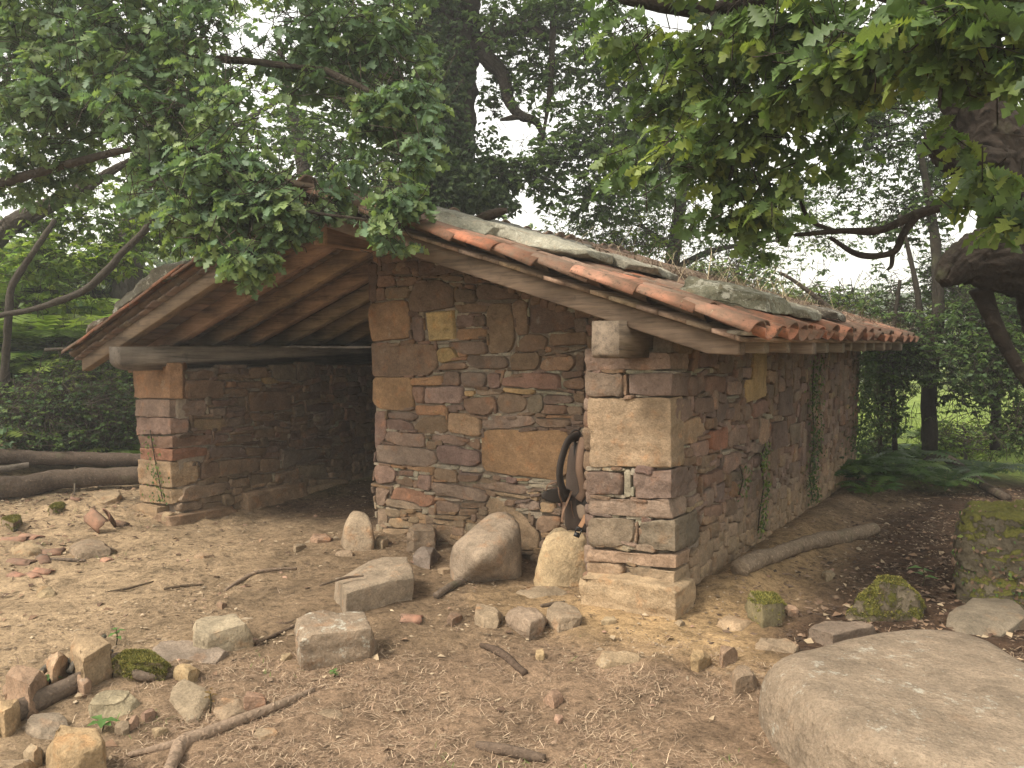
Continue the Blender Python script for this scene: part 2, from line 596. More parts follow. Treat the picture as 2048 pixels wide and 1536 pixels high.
def planes_to_points(Nn, D, c):
    n = len(D)
    I = np.array([(i, j, k) for i in range(n) for j in range(i + 1, n) for k in range(j + 1, n)])
    A = Nn[I]
    det = np.linalg.det(A)
    ok = abs(det) > 1e-3
    X = np.linalg.solve(A[ok], D[I[ok]][..., None])[..., 0]
    X = X[np.all(X @ Nn.T <= D[None] + 1e-6, axis=1)]
    return X + c

def crag_vf(P, cuts=6, bevel=0.01, edge=0.05, noise=0.008, seed=0, freq=9.0, cutlo=0.78, cuthi=0.95):
    """a broken stone: flat cleft faces, slightly worn arrises, rough skin"""
    P = np.asarray(P, float)
    ext = np.maximum(P.max(0) - P.min(0), 1e-3)
    c, Nn, D = hull_planes(P / ext)
    if len(D) > 26:
        keep = np.argsort(D)[:26]; Nn, D = Nn[keep], D[keep]
    r = np.random.default_rng(seed)
    if cuts:
        cd = unit_(r.normal(size=(cuts, 3)))
        sup = np.max((P / ext - c) @ cd.T, axis=0) * r.uniform(cutlo, cuthi, cuts)
        Nn, D = np.concatenate([Nn, cd]), np.concatenate([D, sup])
    Q = planes_to_points(Nn, D, c) * ext
    if len(Q) < 6: Q = P
    bm = bmesh.new()
    for q in Q: bm.verts.new(q)
    bmesh.ops.remove_doubles(bm, verts=bm.verts[:], dist=0.004)
    res = bmesh.ops.convex_hull(bm, input=bm.verts[:])
    junk = [g for g in res.get('geom_unused', []) + res.get('geom_interior', []) if isinstance(g, bmesh.types.BMVert)]
    if junk: bmesh.ops.delete(bm, geom=list(set(junk)), context='VERTS')
    bmesh.ops.dissolve_limit(bm, angle_limit=RAD(6), verts=bm.verts[:], edges=bm.edges[:])
    if bevel: bmesh.ops.bevel(bm, geom=bm.edges[:], offset=bevel, segments=2 if bevel < 0.03 else 5, profile=0.6 if bevel < 0.03 else 0.5, affect='EDGES', clamp_overlap=True)
    bmesh.ops.remove_doubles(bm, verts=bm.verts[:], dist=0.0008)
    bmesh.ops.triangulate(bm, faces=bm.faces[:])
    for k in range(4):
        E = [e for e in bm.edges if e.calc_length() > edge]
        if not E: break
        bmesh.ops.subdivide_edges(bm, edges=E, cuts=1)
        bmesh.ops.triangulate(bm, faces=[f for f in bm.faces if len(f.verts) > 3])
    bm.normal_update()
    V = np.array([v.co[:] for v in bm.verts]); Nv = np.array([v.normal[:] for v in bm.verts])
    bm.verts.index_update()
    F = [[v.index for v in f.verts] for f in bm.faces]
    bm.free()
    nz = fbm(V * freq, seed, 2) * noise + fbm(V * freq * 4.5, seed + 3, 2) * noise * 0.35
    # thin steps along the bedding
    nz = nz + 0.25 * noise * np.sign(vnoise(np.stack([V[:, 0] * 1.5, V[:, 1] * 1.5, V[:, 2] * 26], -1), seed + 9))
    return V + Nv * nz[:, None], F

def crag(name, P, tint, mat, label=None, cat='stone', group=None, parent=None, **kw):
    s = nseed()
    V, F = crag_vf(P, seed=s, **kw)
    base = np.array([V[:, 0].mean(), V[:, 1].mean(), V[:, 2].min()])
    me = mesh_f(name, V - base, F, np.array([*tint, (s * 0.37) % 1.0]), True)
    me.set_sharp_from_angle(angle=RAD(32))
    return ob(name, me, mat, parent, base, label=label, cat=cat if parent is None else None, group=group)

SEED = [100]
def nseed():
    SEED[0] += 7
    return SEED[0]

def rock(name, P, tint, mat, label=None, cat='stone', group=None, parent=None, level=3, p=18, noise=0.012, freq=9.0, smooth_shade=True, cuts=0):
    s = nseed()
    V, F = rock_vf(P, level, p, noise, s, freq, cuts)
    base = np.array([V[:, 0].mean(), V[:, 1].mean(), V[:, 2].min()])
    me = mesh_f(name, V - base, F, np.array([*tint, (s * 0.37) % 1.0]), smooth_shade)
    return ob(name, me, mat, parent, base, label=label, cat=cat if parent is None else None, group=group)

# ------------------------------------------------------------------ ground
def axis_lines(lo, hi, step, far, grow=1.16):
    a = list(np.arange(lo, hi + 1e-6, step))
    s = step; x = a[-1]
    while x < far:
        s *= grow; x += s; a.append(x)
    s = step; x = a[0]; b = []
    while x > -far:
        s *= grow; x -= s; b.append(x)
    return np.array(b[::-1] + a)

def ground_tint(X, Y):
    P = np.stack([X, Y], -1)
    d = -X * math.sin(YAW) + Y * math.cos(YAW)
    lat = X * math.cos(YAW) + Y * math.sin(YAW)
    u = 1024 + FPX * lat / np.maximum(d, 0.3)
    n = fbm(P * 0.9, 21, 3)
    dirt = np.array([0.195, 0.142, 0.094]); tan = np.array([0.345, 0.262, 0.172]); dark = np.array([0.075, 0.048, 0.032])
    straw = np.array([0.245, 0.175, 0.120]); sand = np.array([0.40, 0.285, 0.160]); green = np.array([0.16, 0.22, 0.05])
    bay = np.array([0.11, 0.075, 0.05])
    def mixc(c, k, w): return c * (1 - w[..., None]) + k * w[..., None]
    c = np.ones(X.shape + (3,)) * dirt
    c = mixc(c, tan, smooth(-0.6, -3.0, lat + n * 0.7))
    c = mixc(c, straw, smooth(4.3, 3.7, d + n * 0.35) * smooth(-2.2, -1.0, lat))
    pier = np.exp(-(((X + 1.9) / 0.9) ** 2 + ((Y - 4.15) / 0.42) ** 2))
    c = mixc(c, sand, np.clip(pier * 1.3 + n * 0.2, 0, 1) * (pier > 0.15))
    c = mixc(c, sand * 0.8, np.exp(-((X + 1.6) / 0.3) ** 2) * smooth(4.2, 4.6, Y) * (1 - smooth(6.0, 8.0, Y)))
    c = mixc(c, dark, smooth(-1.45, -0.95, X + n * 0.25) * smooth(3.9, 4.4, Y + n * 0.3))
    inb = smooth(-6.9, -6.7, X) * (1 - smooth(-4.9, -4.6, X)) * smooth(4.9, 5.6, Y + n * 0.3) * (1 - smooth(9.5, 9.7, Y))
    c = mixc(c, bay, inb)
    far = smooth(8.6, 10.5, d + n * 0.8)
    far = np.maximum(far, smooth(11, 13, np.hypot(X, Y)))
    c = mixc(c, np.where((X < -7)[..., None], np.array([0.06, 0.075, 0.03]), green), far)
    c = mixc(c, np.array([0.055, 0.085, 0.03]), smooth(60, 120, np.hypot(X, Y)))
    return c

def build_ground():
    xs = axis_lines(-9.2, 3.2, 0.045, 190, 1.14)
    ys = axis_lines(0.8, 10.4, 0.045, 190, 1.14)
    X, Y = np.meshgrid(xs, ys)
    Z = gh(X, Y)
    near = (X > -9.6) & (X < 3.6) & (Y > 0.4) & (Y < 10.8)
    P = np.stack([X, Y], -1)
    Z = Z + np.where(near, 0.014 * vnoise(P * 8.0, 71) + 0.008 * vnoise(P * 21.0, 72), 0)
    V = np.stack([X, Y, Z], -1).reshape(-1, 3)
    ny, nx = X.shape
    i = (np.arange(ny - 1)[:, None] * nx + np.arange(nx - 1)[None, :]).ravel()
    L = np.stack([i, i + 1, i + nx + 1, i + nx], -1)
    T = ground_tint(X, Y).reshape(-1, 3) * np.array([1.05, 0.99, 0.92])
    T = np.concatenate([T, np.full((len(T), 1), 0.5)], 1)
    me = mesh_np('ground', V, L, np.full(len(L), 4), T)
    ob('ground', me, M_SOIL, label='bare earth yard with dry grass around the hut', kind='structure')
build_ground()

# ------------------------------------------------------------------ the stone hut
XL0, XL1 = -7.52, -6.86          # far side wall, outer and inner face
XR0, XR1 = -2.46, -1.90          # near side wall
YF, YM, YB = 4.40, 4.98, 9.70    # pier fronts, middle wall, back
XM = -4.83
RIDGE_X = -4.63
SR, SL = 0.312, 0.361            # roof slopes

def low_r(x): return 1.50 + SR * (-1.37 - x)     # underside of the rafters
def low_l(x): return 1.356 + SL * (x + 7.86)
def low(x): return np.minimum(low_r(x), low_l(x))

HUT = empty('stone_hut', (-4.7, 4.4, 0.0), 'low rubble stone hut with open bay and clay tile roof', 'hut')

PAL = {
    'purple': (0.190, 0.124, 0.100), 'red': (0.235, 0.135, 0.090), 'orange': (0.32, 0.170, 0.080), 'tan': (0.35, 0.235, 0.135),
    'grey': (0.20, 0.150, 0.110), 'yellow': (0.44, 0.285, 0.115), 'pale': (0.33, 0.30, 0.225), 'dark': (0.135, 0.085, 0.060),
    'brown': (0.215, 0.135, 0.085), 'pink': (0.27, 0.180, 0.140), 'sand': (0.345, 0.235, 0.145), 'rust': (0.33, 0.135, 0.075),
}

for _k in PAL:
    _m = sum(PAL[_k]) / 3
    PAL[_k] = tuple(0.80 * q * (0.66 * x + 0.34 * (0.45 * _m * k + 0.55 * k * 0.145)) for q, x, k in zip((1.02, 1.0, 0.96), PAL[_k], (1.26, 0.98, 0.76)))

def jit(c, a=0.12):
    k = 1 + random.uniform(-a, a)
    return np.array([max(0.01, x * k * (1 + random.uniform(-a, a) * 0.35)) for x in c])

def inpoly(pts, poly):
    x, y = pts[:, 0], pts[:, 1]
    r = np.zeros(len(pts), bool)
    n = len(poly)
    for i in range(n):
        x1, y1 = poly[i]; x2, y2 = poly[(i + 1) % n]
        cnd = ((y1 > y) != (y2 > y)) & (x < (x2 - x1) * (y - y1) / (y2 - y1 + 1e-12) + x1)
        r ^= cnd
    return r

def round_poly(poly, n):
    """nip the corners off, then add points along the longer edges"""
    P = np.asarray(poly, float)
    size = math.sqrt(abs(area2(P)))
    out = []
    m = len(P)
    for i in range(m):
        a, b, c = P[i - 1], P[i], P[(i + 1) % m]
        ra, rc = np.linalg.norm(a - b), np.linalg.norm(c - b)
        k = min(0.022, size * 0.16)
        out.append(b + (a - b) * min(0.3, k / (ra + 1e-9))); out.append(b + (c - b) * min(0.3, k / (rc + 1e-9)))
        st = max(1, int(rc / max(0.045, size * 0.28)))
        for j in range(1, st):
            t = j / st
            if 0.2 < t < 0.8: out.append(b + (c - b) * t)
    Q = np.array(out)
    return Q, 0.0

def area2(P):
    x, y = P[:, 0], P[:, 1]
    return 0.5 * np.sum(x * np.roll(y, -1) - np.roll(x, -1) * y)

def stone_vf(poly, frame, proud, gap=-0.004):
    """one wall stone. poly in the wall's (a, z); frame maps (a, z, out) to the place"""
    P = np.asarray(poly, float)
    if area2(P) < 0: P = P[::-1]
    size = math.sqrt(abs(area2(P)))
    n = 12 if size < 0.12 else (16 if size < 0.25 else 24)
    O, per = round_poly(P, n)
    n = len(O)
    c = O.mean(0)
    O = O + np.stack([vnoise(O * 28, 5), vnoise(O * 28, 6)], -1) * min(0.008, size * 0.05)
    sh = min(1.10, max(0.6, 1 - gap / (size * 0.5)))
    O = c + (O - c) * sh
    bev = min(0.010, size * 0.08)
    def ring(s, out, nz):
        R = c + (O - c) * s
        z = out + nz * (0.7 * vnoise(R * 13, int(proud * 1e5) % 97) + 0.3 * vnoise(R * 37, 3))
        return np.stack([R[:, 0], R[:, 1], z], -1)
    s2 = max(0.5, 1 - bev / (size * 0.5)); s3 = s2 * 0.72; s4 = s2 * 0.36
    rel = 0.30 * proud + 0.006
    rings = [ring(1.0, -0.05, 0), ring(1.0, proud * 0.25, 0.002), ring((1 + s2) / 2, proud * 0.86, 0.003), ring(s2, proud * 1.0, rel * 0.6), ring(s3, proud * 1.02, rel), ring(s4, proud * 1.02, rel)]
    V = np.concatenate(rings + [np.array([[c[0], c[1], proud * 1.02]])])
    F = []
    for k in range(len(rings) - 1):
        for i in range(n):
            j = (i + 1) % n
            F.append([k * n + i, k * n + j, (k + 1) * n + j, (k + 1) * n + i])
    m = (len(rings) - 1) * n
    for i in range(n):
        F.append([m + i, m + (i + 1) % n, len(V) - 1])
    return frame(V), F

FRONT = lambda y: (lambda V: np.stack([V[:, 0], y - V[:, 2], V[:, 1]], -1))
SIDE_R = lambda V: np.stack([XR1 + V[:, 2] + 0.02 * (V[:, 1] - 0.7), V[:, 0], V[:, 1]], -1)
SIDE_L = lambda V: np.stack([XL1 + V[:, 2], V[:, 0], V[:, 1]], -1)

def flipf(F): return [f[::-1] for f in F]

def fill_wall(a0, a1, z0, z1, taken, inside, wmax, hmax, cell=0.026, seed=1, small=0.15):
    """random rubble filling whatever the placed stones leave free; returns polygons"""
    rnd = random.Random(seed)
    na, nz = int((a1 - a0) / cell), int((z1 - z0) / cell)
    A, Z = np.meshgrid(a0 + (np.arange(na) + 0.5) * cell, z0 + (np.arange(nz) + 0.5) * cell)
    pts = np.stack([A.ravel(), Z.ravel()], -1)
    occ = ~inside(pts)
    for poly in taken:
        P = np.asarray(poly); mn, mx = P.min(0) - 0.01, P.max(0) + 0.01
        s = (pts[:, 0] > mn[0]) & (pts[:, 0] < mx[0]) & (pts[:, 1] > mn[1]) & (pts[:, 1] < mx[1])
        if s.any():
            idx = np.where(s)[0]
            occ[idx[inpoly(pts[idx], poly)]] = True
    occ = occ.reshape(nz, na)
    out = []
    for iz in range(nz):
        for ia in range(na):
            if occ[iz, ia]: continue
            q = rnd.random()
            if q < small: w, h = rnd.randint(2, 5), rnd.randint(1, 2)
            elif q < 0.75: w, h = rnd.randint(4, wmax), rnd.randint(2, max(3, hmax - 2))
            else: w, h = rnd.randint(5, wmax + 2), rnd.randint(3, hmax)
            k = 0
            while k < w and ia + k < na and not occ[iz, ia + k]: k += 1
            rest = 0
            while ia + k + rest < na and not occ[iz, ia + k + rest] and rest < 3: rest += 1
            if k == w and 0 < rest < 2: k += rest
            hh = 1
            while hh < h and iz + hh < nz and not occ[iz + hh, ia:ia + k].any(): hh += 1
            occ[iz:iz + hh, ia:ia + k] = True
            out.append((a0 + ia * cell, a0 + (ia + k) * cell, z0 + iz * cell, z0 + (iz + hh) * cell))
    polys = []
    for (x0, x1, y0, y1) in out:
        if min(x1 - x0, y1 - y0) < cell * 0.9 or (x1 - x0) * (y1 - y0) < 0.0012: continue
        w, h = x1 - x0, y1 - y0
        P = [(x0, y0)]
        if w > 0.1: P.append((x0 + w * rnd.uniform(0.35, 0.65), y0 + rnd.uniform(-0.06, 0.06) * h))
        P.append((x1, y0))
        if h > 0.1: P.append((x1 + rnd.uniform(-0.06, 0.05) * w, y0 + h * rnd.uniform(0.3, 0.7)))
        P.append((x1, y1))
        if w > 0.1: P.append((x0 + w * rnd.uniform(0.35, 0.65), y1 + rnd.uniform(-0.08, 0.04) * h))
        P.append((x0, y1))
        if h > 0.1: P.append((x0 + rnd.uniform(-0.05, 0.06) * w, y0 + h * rnd.uniform(0.3, 0.7)))
        P = np.array(P)
        c = P.mean(0)
        P = P + np.array([[rnd.uniform(-0.10, 0.10) * min(w, 0.12), rnd.uniform(-0.12, 0.12) * min(h, 0.12)] for _ in P])
        ang = rnd.uniform(-0.05, 0.05)
        P = c + (P - c) @ np.array([[math.cos(ang), -math.sin(ang)], [math.sin(ang), math.cos(ang)]])
        P = P + 0.035 * np.stack([vnoise(P * 2.6, 12), vnoise(P * 2.6, 13)], -1)
        polys.append(P)
    return polys

def wall_stones(wall, placed, fill, frame, pal, nobj, seed, flip=False, dust=None, prouds=(0.014, 0.038)):
    """placed: [(poly, colour)]; fill: [poly]; the largest become single stones, the rest one mass of small stones"""
    rnd = random.Random(seed)
    jobs = [(abs(area2(np.asarray(p))) + 10, p, c) for p, c in placed]
    keys, wts = zip(*pal)
    for p in fill:
        ar = abs(area2(p))
        c = rnd.choices(keys, wts)[0]
        if ar < 0.0035 and rnd.random() < 0.35: c = 'pale'
        jobs.append((ar, p, c))
    jobs.sort(key=lambda j: -j[0])
    acc = Acc()
    for k, (ar, p, c) in enumerate(jobs):
        col = jit(PAL[c])
        if dust:
            zc = np.asarray(p)[:, 1].mean(); w = dust(zc)
            col = col * (1 - w) + np.array((0.315, 0.225, 0.135)) * w
        pr = rnd.uniform(*prouds)
        if c == 'pale': pr *= 0.6
        V, F = stone_vf(p, frame, pr)
        if flip: F = flipf(F)
        t = np.array([*col, rnd.random()])
        if k < nobj:
            o = V.mean(0)
            me = mesh_f('stone', V - o, F, t)
            me.set_sharp_from_angle(angle=RAD(38))
            ob('stone', me, M_STONE, wall, o)
        else:
            acc.add(V, F, t)
    if acc.n:
        o = np.asarray(WORLD[wall.name])
        ob('small_stones', acc.mesh('small_stones', True, o), M_STONE, wall, o, kind='stuff')

def prism_wall(name, poly_xz, y0, y1, tint):
    n = len(poly_xz)
    V = [(x, y0, z) for x, z in poly_xz] + [(x, y1, z) for x, z in poly_xz]
    F = [list(range(n)), list(range(2 * n - 1, n - 1, -1))] + [[i, i + n, (i + 1) % n + n, (i + 1) % n] for i in range(n)]
    V = np.array(V); o = V.mean(0); o[2] = 0
    return ob(name, mesh_f(name, V - o, F, tint, False), M_MORTAR, HUT, o)

MORT = (0.205, 0.16, 0.118)
def core(x0, x1, y0, y1, z0, z1):
    o = ((x0 + x1) / 2, (y0 + y1) / 2, 0.0)
    return ob('wall', box_mesh('wall', x0, x1, y0, y1, z0, z1, MORT, 0.02, o), M_MORTAR, HUT, o)

# --- middle wall, traced stone by stone
ca = lambda pts: [(720 + x * 0.24414, 500 + y * 0.24414) for x, y in pts]
cb = lambda pts: [(740 + x * 0.21973, 850 + y * 0.21973) for x, y in pts]
MID = [
 (ca, [(78,110),(148,110),(150,305),(140,420),(85,425)], 'dark'), (ca, [(150,315),(218,312),(215,405),(150,415)], 'brown'),
 (ca, [(155,215),(295,205),(305,295),(160,310)], 'red'), (ca, [(310,235),(475,218),(485,250),(440,290),(312,300)], 'brown'),
 (ca, [(222,315),(420,300),(418,395),(225,405)], 'brown'), (ca, [(275,155),(430,140),(435,195),(285,200)], 'brown'),
 (ca, [(150,180),(270,165),(272,200),(155,212)], 'red'), (ca, [(440,155),(485,148),(490,210),(445,215)], 'brown'),
 (ca, [(490,95),(650,100),(830,180),(700,205),(490,210)], 'dark'),
 (ca, [(480,245),(660,240),(730,285),(785,310),(785,470),(560,500),(420,510),(418,390)], 'dark'),
 (ca, [(520,210),(660,208),(655,230),(520,232)], 'brown'), (ca, [(670,215),(845,210),(850,258),(690,250)], 'brown'),
 (ca, [(745,275),(850,275),(858,308),(790,300)], 'red'), (ca, [(870,285),(945,285),(950,325),(872,315)], 'brown'),
 (ca, [(865,200),(1000,235),(1090,270),(960,280),(862,275)], 'dark'), (ca, [(795,315),(960,330),(965,430),(790,430)], 'dark'),
 (ca, [(970,295),(1090,280),(1310,350),(1310,395),(975,405)], 'dark'), (ca, [(790,440),(1055,442),(1040,505),(830,515),(790,480)], 'brown'),
 (ca, [(1080,435),(1255,440),(1272,760),(1240,830),(1065,850),(1045,520)], 'brown'),
 (ca, [(1270,410),(1375,410),(1390,690),(1280,690),(1260,480)], 'brown'),
 (ca, [(1400,400),(1770,520),(1765,630),(1520,685),(1400,675)], 'dark'),
 (ca, [(90,440),(385,410),(420,500),(415,720),(105,745),(82,560)], 'orange'), (ca, [(445,545),(530,540),(540,740),(455,750)], 'purple'),
 (ca, [(800,530),(940,528),(938,625),(810,635)], 'purple'), (ca, [(945,560),(1030,525),(1040,620),(945,630)], 'dark'),
 (ca, [(800,650),(1040,640),(1045,725),(800,740)], 'orange'), (ca, [(640,750),(755,748),(750,770),(640,770)], 'pale'),
 (ca, [(640,775),(750,775),(745,800),(640,802)], 'pale'), (ca, [(755,765),(1045,740),(1050,850),(840,858),(800,800)], 'purple'),
 (ca, [(640,815),(760,800),(825,890),(810,905),(660,925)], 'yellow'), (ca, [(645,965),(720,925),(880,920),(880,970),(660,990)], 'brown'),
 (ca, [(890,870),(1200,870),(1225,930),(1200,970),(960,970),(890,930)], 'purple'),
 (ca, [(1270,830),(1300,745),(1380,690),(1500,700),(1545,740),(1520,810),(1440,835)], 'brown'),
 (ca, [(1555,695),(1865,660),(1872,775),(1560,795)], 'brown'), (ca, [(1240,920),(1265,845),(1480,840),(1490,880),(1470,970),(1270,995)], 'brown'),
 (ca, [(1490,870),(1600,810),(1850,785),(1860,800),(1700,840)], 'grey'), (ca, [(1480,960),(1520,890),(1740,855),(1770,910),(1740,985),(1510,990)], 'red'),
 (ca, [(1775,850),(1845,830),(1845,1000),(1780,990)], 'dark'),
 (ca, [(100,760),(600,770),(640,820),(640,970),(580,1020),(220,1045),(115,1030)], 'brown'),
 (ca, [(610,1003),(700,998),(700,1015),(610,1022)], 'pale'), (ca, [(855,983),(1060,976),(1065,995),(860,1002)], 'pale'),
 (ca, [(120,1045),(425,1040),(455,1300),(400,1315),(180,1300),(118,1250)], 'orange'), (ca, [(430,1050),(690,1025),(695,1105),(430,1110)], 'orange'),
 (ca, [(705,1000),(830,995),(830,1110),(700,1105)], 'purple'), (ca, [(840,1000),(1040,1005),(1040,1125),(850,1120)], 'purple'),
 (ca, [(1050,1010),(1150,1005),(1165,1125),(1070,1130)], 'purple'), (ca, [(1170,1050),(1400,1000),(1640,1020),(1655,1145),(1400,1130),(1175,1110)], 'red'),
 (ca, [(1665,1000),(1840,990),(1840,1030),(1680,1060)], 'dark'), (ca, [(1670,1080),(1840,1035),(1845,1140),(1690,1130)], 'brown'),
 (ca, [(435,1120),(545,1120),(540,1260),(470,1250)], 'red'), (ca, [(550,1125),(855,1115),(850,1245),(700,1258),(545,1250)], 'pink'),
 (ca, [(865,1155),(945,1155),(945,1195),(870,1195)], 'yellow'), (ca, [(865,1133),(945,1133),(945,1150),(865,1150)], 'pale'),
 (ca, [(960,1145),(1175,1135),(1165,1180),(975,1190)], 'pink'), (ca, [(1185,1125),(1440,1145),(1430,1185),(1190,1160)], 'yellow'),
 (ca, [(1450,1150),(1730,1170),(1730,1192),(1460,1170)], 'pale'), (ca, [(870,1215),(1120,1200),(1125,1300),(1060,1350),(900,1330),(865,1270)], 'red'),
 (ca, [(1130,1200),(1200,1170),(1330,1180),(1375,1240),(1340,1320),(1200,1340),(1130,1290)], 'brown'),
 (ca, [(1385,1190),(1500,1180),(1505,1320),(1440,1350),(1380,1310)], 'grey'), (ca, [(1510,1190),(1740,1195),(1755,1255),(1520,1270)], 'purple'),
 (ca, [(1760,1160),(1850,1155),(1850,1260),(1770,1240)], 'brown'), (ca, [(460,1275),(690,1275),(710,1300),(695,1350),(470,1355)], 'orange'),
 (ca, [(720,1275),(860,1260),(865,1310),(760,1305)], 'purple'), (ca, [(1515,1270),(1700,1275),(1705,1345),(1530,1340)], 'red'),
 (ca, [(1710,1280),(1830,1285),(1835,1350),(1715,1345)], 'brown'), (ca, [(230,1330),(420,1325),(490,1360),(440,1395),(240,1375)], 'purple'),
 (ca, [(230,1390),(370,1390),(440,1430),(445,1480),(240,1475)], 'purple'), (ca, [(130,1325),(220,1320),(225,1530),(135,1640)], 'pink'),
 (ca, [(450,1440),(520,1370),(710,1365),(725,1480),(680,1500),(520,1505),(450,1480)], 'brown'),
 (ca, [(740,1330),(900,1345),(1000,1380),(1000,1530),(740,1490)], 'tan'), (ca, [(1005,1380),(1200,1355),(1400,1345),(1435,1430),(1200,1465),(1030,1460)], 'pink'),
 (ca, [(1440,1375),(1720,1390),(1735,1430),(1680,1455),(1480,1445)], 'brown'), (ca, [(1745,1390),(1850,1385),(1850,1420),(1750,1425)], 'purple'),
 (ca, [(1510,1353),(1830,1360),(1830,1378),(1520,1372)], 'orange'),
 (cb, [(165,50),(500,85),(515,200),(330,195),(150,140)], 'pink'), (cb, [(520,110),(700,85),(880,115),(890,160),(850,190),(640,160)], 'pink'),
 (cb, [(525,145),(610,155),(615,220),(525,215)], 'brown'), (cb, [(890,160),(940,125),(1015,130),(1015,215),(960,220)], 'brown'),
 (cb, [(1035,90),(1060,45),(1500,40),(1780,45),(1830,100),(1830,420),(1720,500),(1350,460),(1060,410),(1030,330)], 'orange'),
 (cb, [(70,180),(300,180),(610,240),(620,340),(520,380),(200,350),(70,330)], 'pink'), (cb, [(630,190),(720,185),(1010,230),(1020,350),(960,370),(650,345),(635,280)], 'purple'),
 (cb, [(205,358),(340,375),(330,397),(220,382)], 'orange'), (cb, [(65,365),(190,360),(255,430),(240,510),(120,535),(70,500)], 'pink'),
 (cb, [(345,380),(590,380),(585,460),(500,430),(350,400)], 'orange'), (cb, [(270,415),(400,420),(400,465),(280,450)], 'brown'),
 (cb, [(250,460),(400,490),(400,560),(320,550),(240,520)], 'red'), (cb, [(450,450),(570,460),(560,600),(440,570)], 'pink'),
 (cb, [(605,385),(800,415),(810,520),(790,530),(600,485)], 'brown'), (cb, [(620,355),(730,365),(725,390),(625,380)], 'pale'),
 (cb, [(740,365),(815,370),(810,405),(745,400)], 'pale'), (cb, [(825,375),(1040,385),(1035,435),(830,420)], 'pale'),
 (cb, [(815,440),(1010,450),(1000,510),(820,510)], 'brown'), (cb, [(570,540),(600,515),(800,545),(900,560),(1085,620),(1080,670),(1040,695),(800,660),(590,610)], 'pink'),
 (cb, [(930,545),(1170,515),(1430,555),(1420,610),(1380,630),(1150,590)], 'pink'), (cb, [(70,550),(220,555),(160,660),(150,730),(80,725)], 'pink'),
 (cb, [(240,565),(400,580),(590,640),(600,700),(560,735),(490,740),(440,700),(190,660)], 'rust'), (cb, [(155,670),(300,675),(440,715),(490,765),(300,750),(155,730)], 'pink'),
 (cb, [(75,750),(140,755),(165,830),(160,920),(80,920)], 'pink'), (cb, [(150,755),(290,785),(290,835),(160,825)], 'brown'),
 (cb, [(350,785),(480,795),(545,840),(480,865),(360,835)], 'orange'), (cb, [(180,845),(280,840),(400,890),(390,930),(250,940),(180,900)], 'tan'),
 (cb, [(600,690),(700,685),(825,730),(815,800),(620,800)], 'purple'), (cb, [(610,648),(860,680),(860,698),(615,668)], 'pale'),
 (cb, [(840,715),(1060,705),(1050,755),(845,750)], 'brown'), (cb, [(825,765),(985,765),(975,820),(820,825)], 'brown'),
 (cb, [(600,815),(930,830),(870,865),(610,845)], 'brown'), (cb, [(590,860),(800,880),(790,915),(600,885)], 'tan'),
 (cb, [(600,910),(780,905),(740,1060),(620,1060)], 'brown'), (cb, [(130,935),(380,950),(340,1000),(140,1000)], 'tan'),
 (cb, [(1135,600),(1450,655),(1430,672),(1160,632)], 'tan'), (cb, [(1330,680),(1540,690),(1550,780),(1340,740)], 'pink'),
 (cb, [(1375,765),(1540,800),(1535,830),(1375,795)], 'pale'), (cb, [(1560,700),(1700,720),(1695,790),(1570,785)], 'tan'),
 (cb, [(1545,830),(1750,830),(1750,930),(1590,980),(1540,950)], 'brown'), (cb, [(1440,595),(1550,605),(1545,640),(1440,620)], 'tan'),
 (cb, [(1460,640),(1545,650),(1540,690),(1470,670)], 'tan'), (cb, [(1450,500),(1650,515),(1640,540),(1450,522)], 'pale'),
 (cb, [(1450,530),(1720,550),(1720,580),(1460,560)], 'pale'), (cb, [(1180,485),(1440,505),(1440,530),(1190,512)], 'pale'),
 (cb, [(1175,450),(1275,455),(1275,478),(1180,475)], 'pale'), (cb, [(1035,450),(1105,455),(1105,475),(1040,475)], 'pale'),
 (cb, [(1310,465),(1450,485),(1440,502),(1320,487)], 'pale'),
 (cb, [(1060,760),(1105,640),(1200,660),(1330,750),(1420,840),(1540,1000),(1530,1140),(1380,1140),(1100,1130)], 'sand'),
 (cb, [(1840,100),(1970,60),(1975,300),(1850,420)], 'tan'),
]
def planar_y(pix, y):
    return np.array([[q[0], q[2]] for q in (on_y(u, v, y) for u, v in pix)])
def planar_x(pix, x):
    return np.array([[q[1], q[2]] for q in (on_x(u, v, x) for u, v in pix)])

zc = lambda x: float(low(np.array(x))) + 0.11
mid_wall = prism_wall('wall', [(XM + 0.01, -0.25), (XR0 + 0.05, -0.25), (XR0 + 0.05, zc(XR0)), (RIDGE_X, zc(RIDGE_X)), (XM + 0.01, zc(XM))], YM, YM + 0.42, MORT)
mid_placed = [(planar_y(f(p), YM), c) for f, p, c in MID]
carved = planar_y(ca([(548,510),(775,490),(795,560),(795,735),(575,750)]), YM)
mid_fill = fill_wall(XM, XR0 + 0.02, -0.08, 2.62, [p for p, _ in mid_placed] + [carved], lambda q: q[:, 1] < low(q[:, 0]) + 0.10, 7, 4, 0.022, 5, 0.35)
wall_stones(mid_wall, mid_placed, mid_fill, FRONT(YM), [('brown', 4), ('purple', 3), ('red', 2), ('dark', 2), ('orange', 1), ('pale', 1)], 128, 11,
            dust=lambda z: 0.45 * float(smooth(0.55, 0.0, z)))

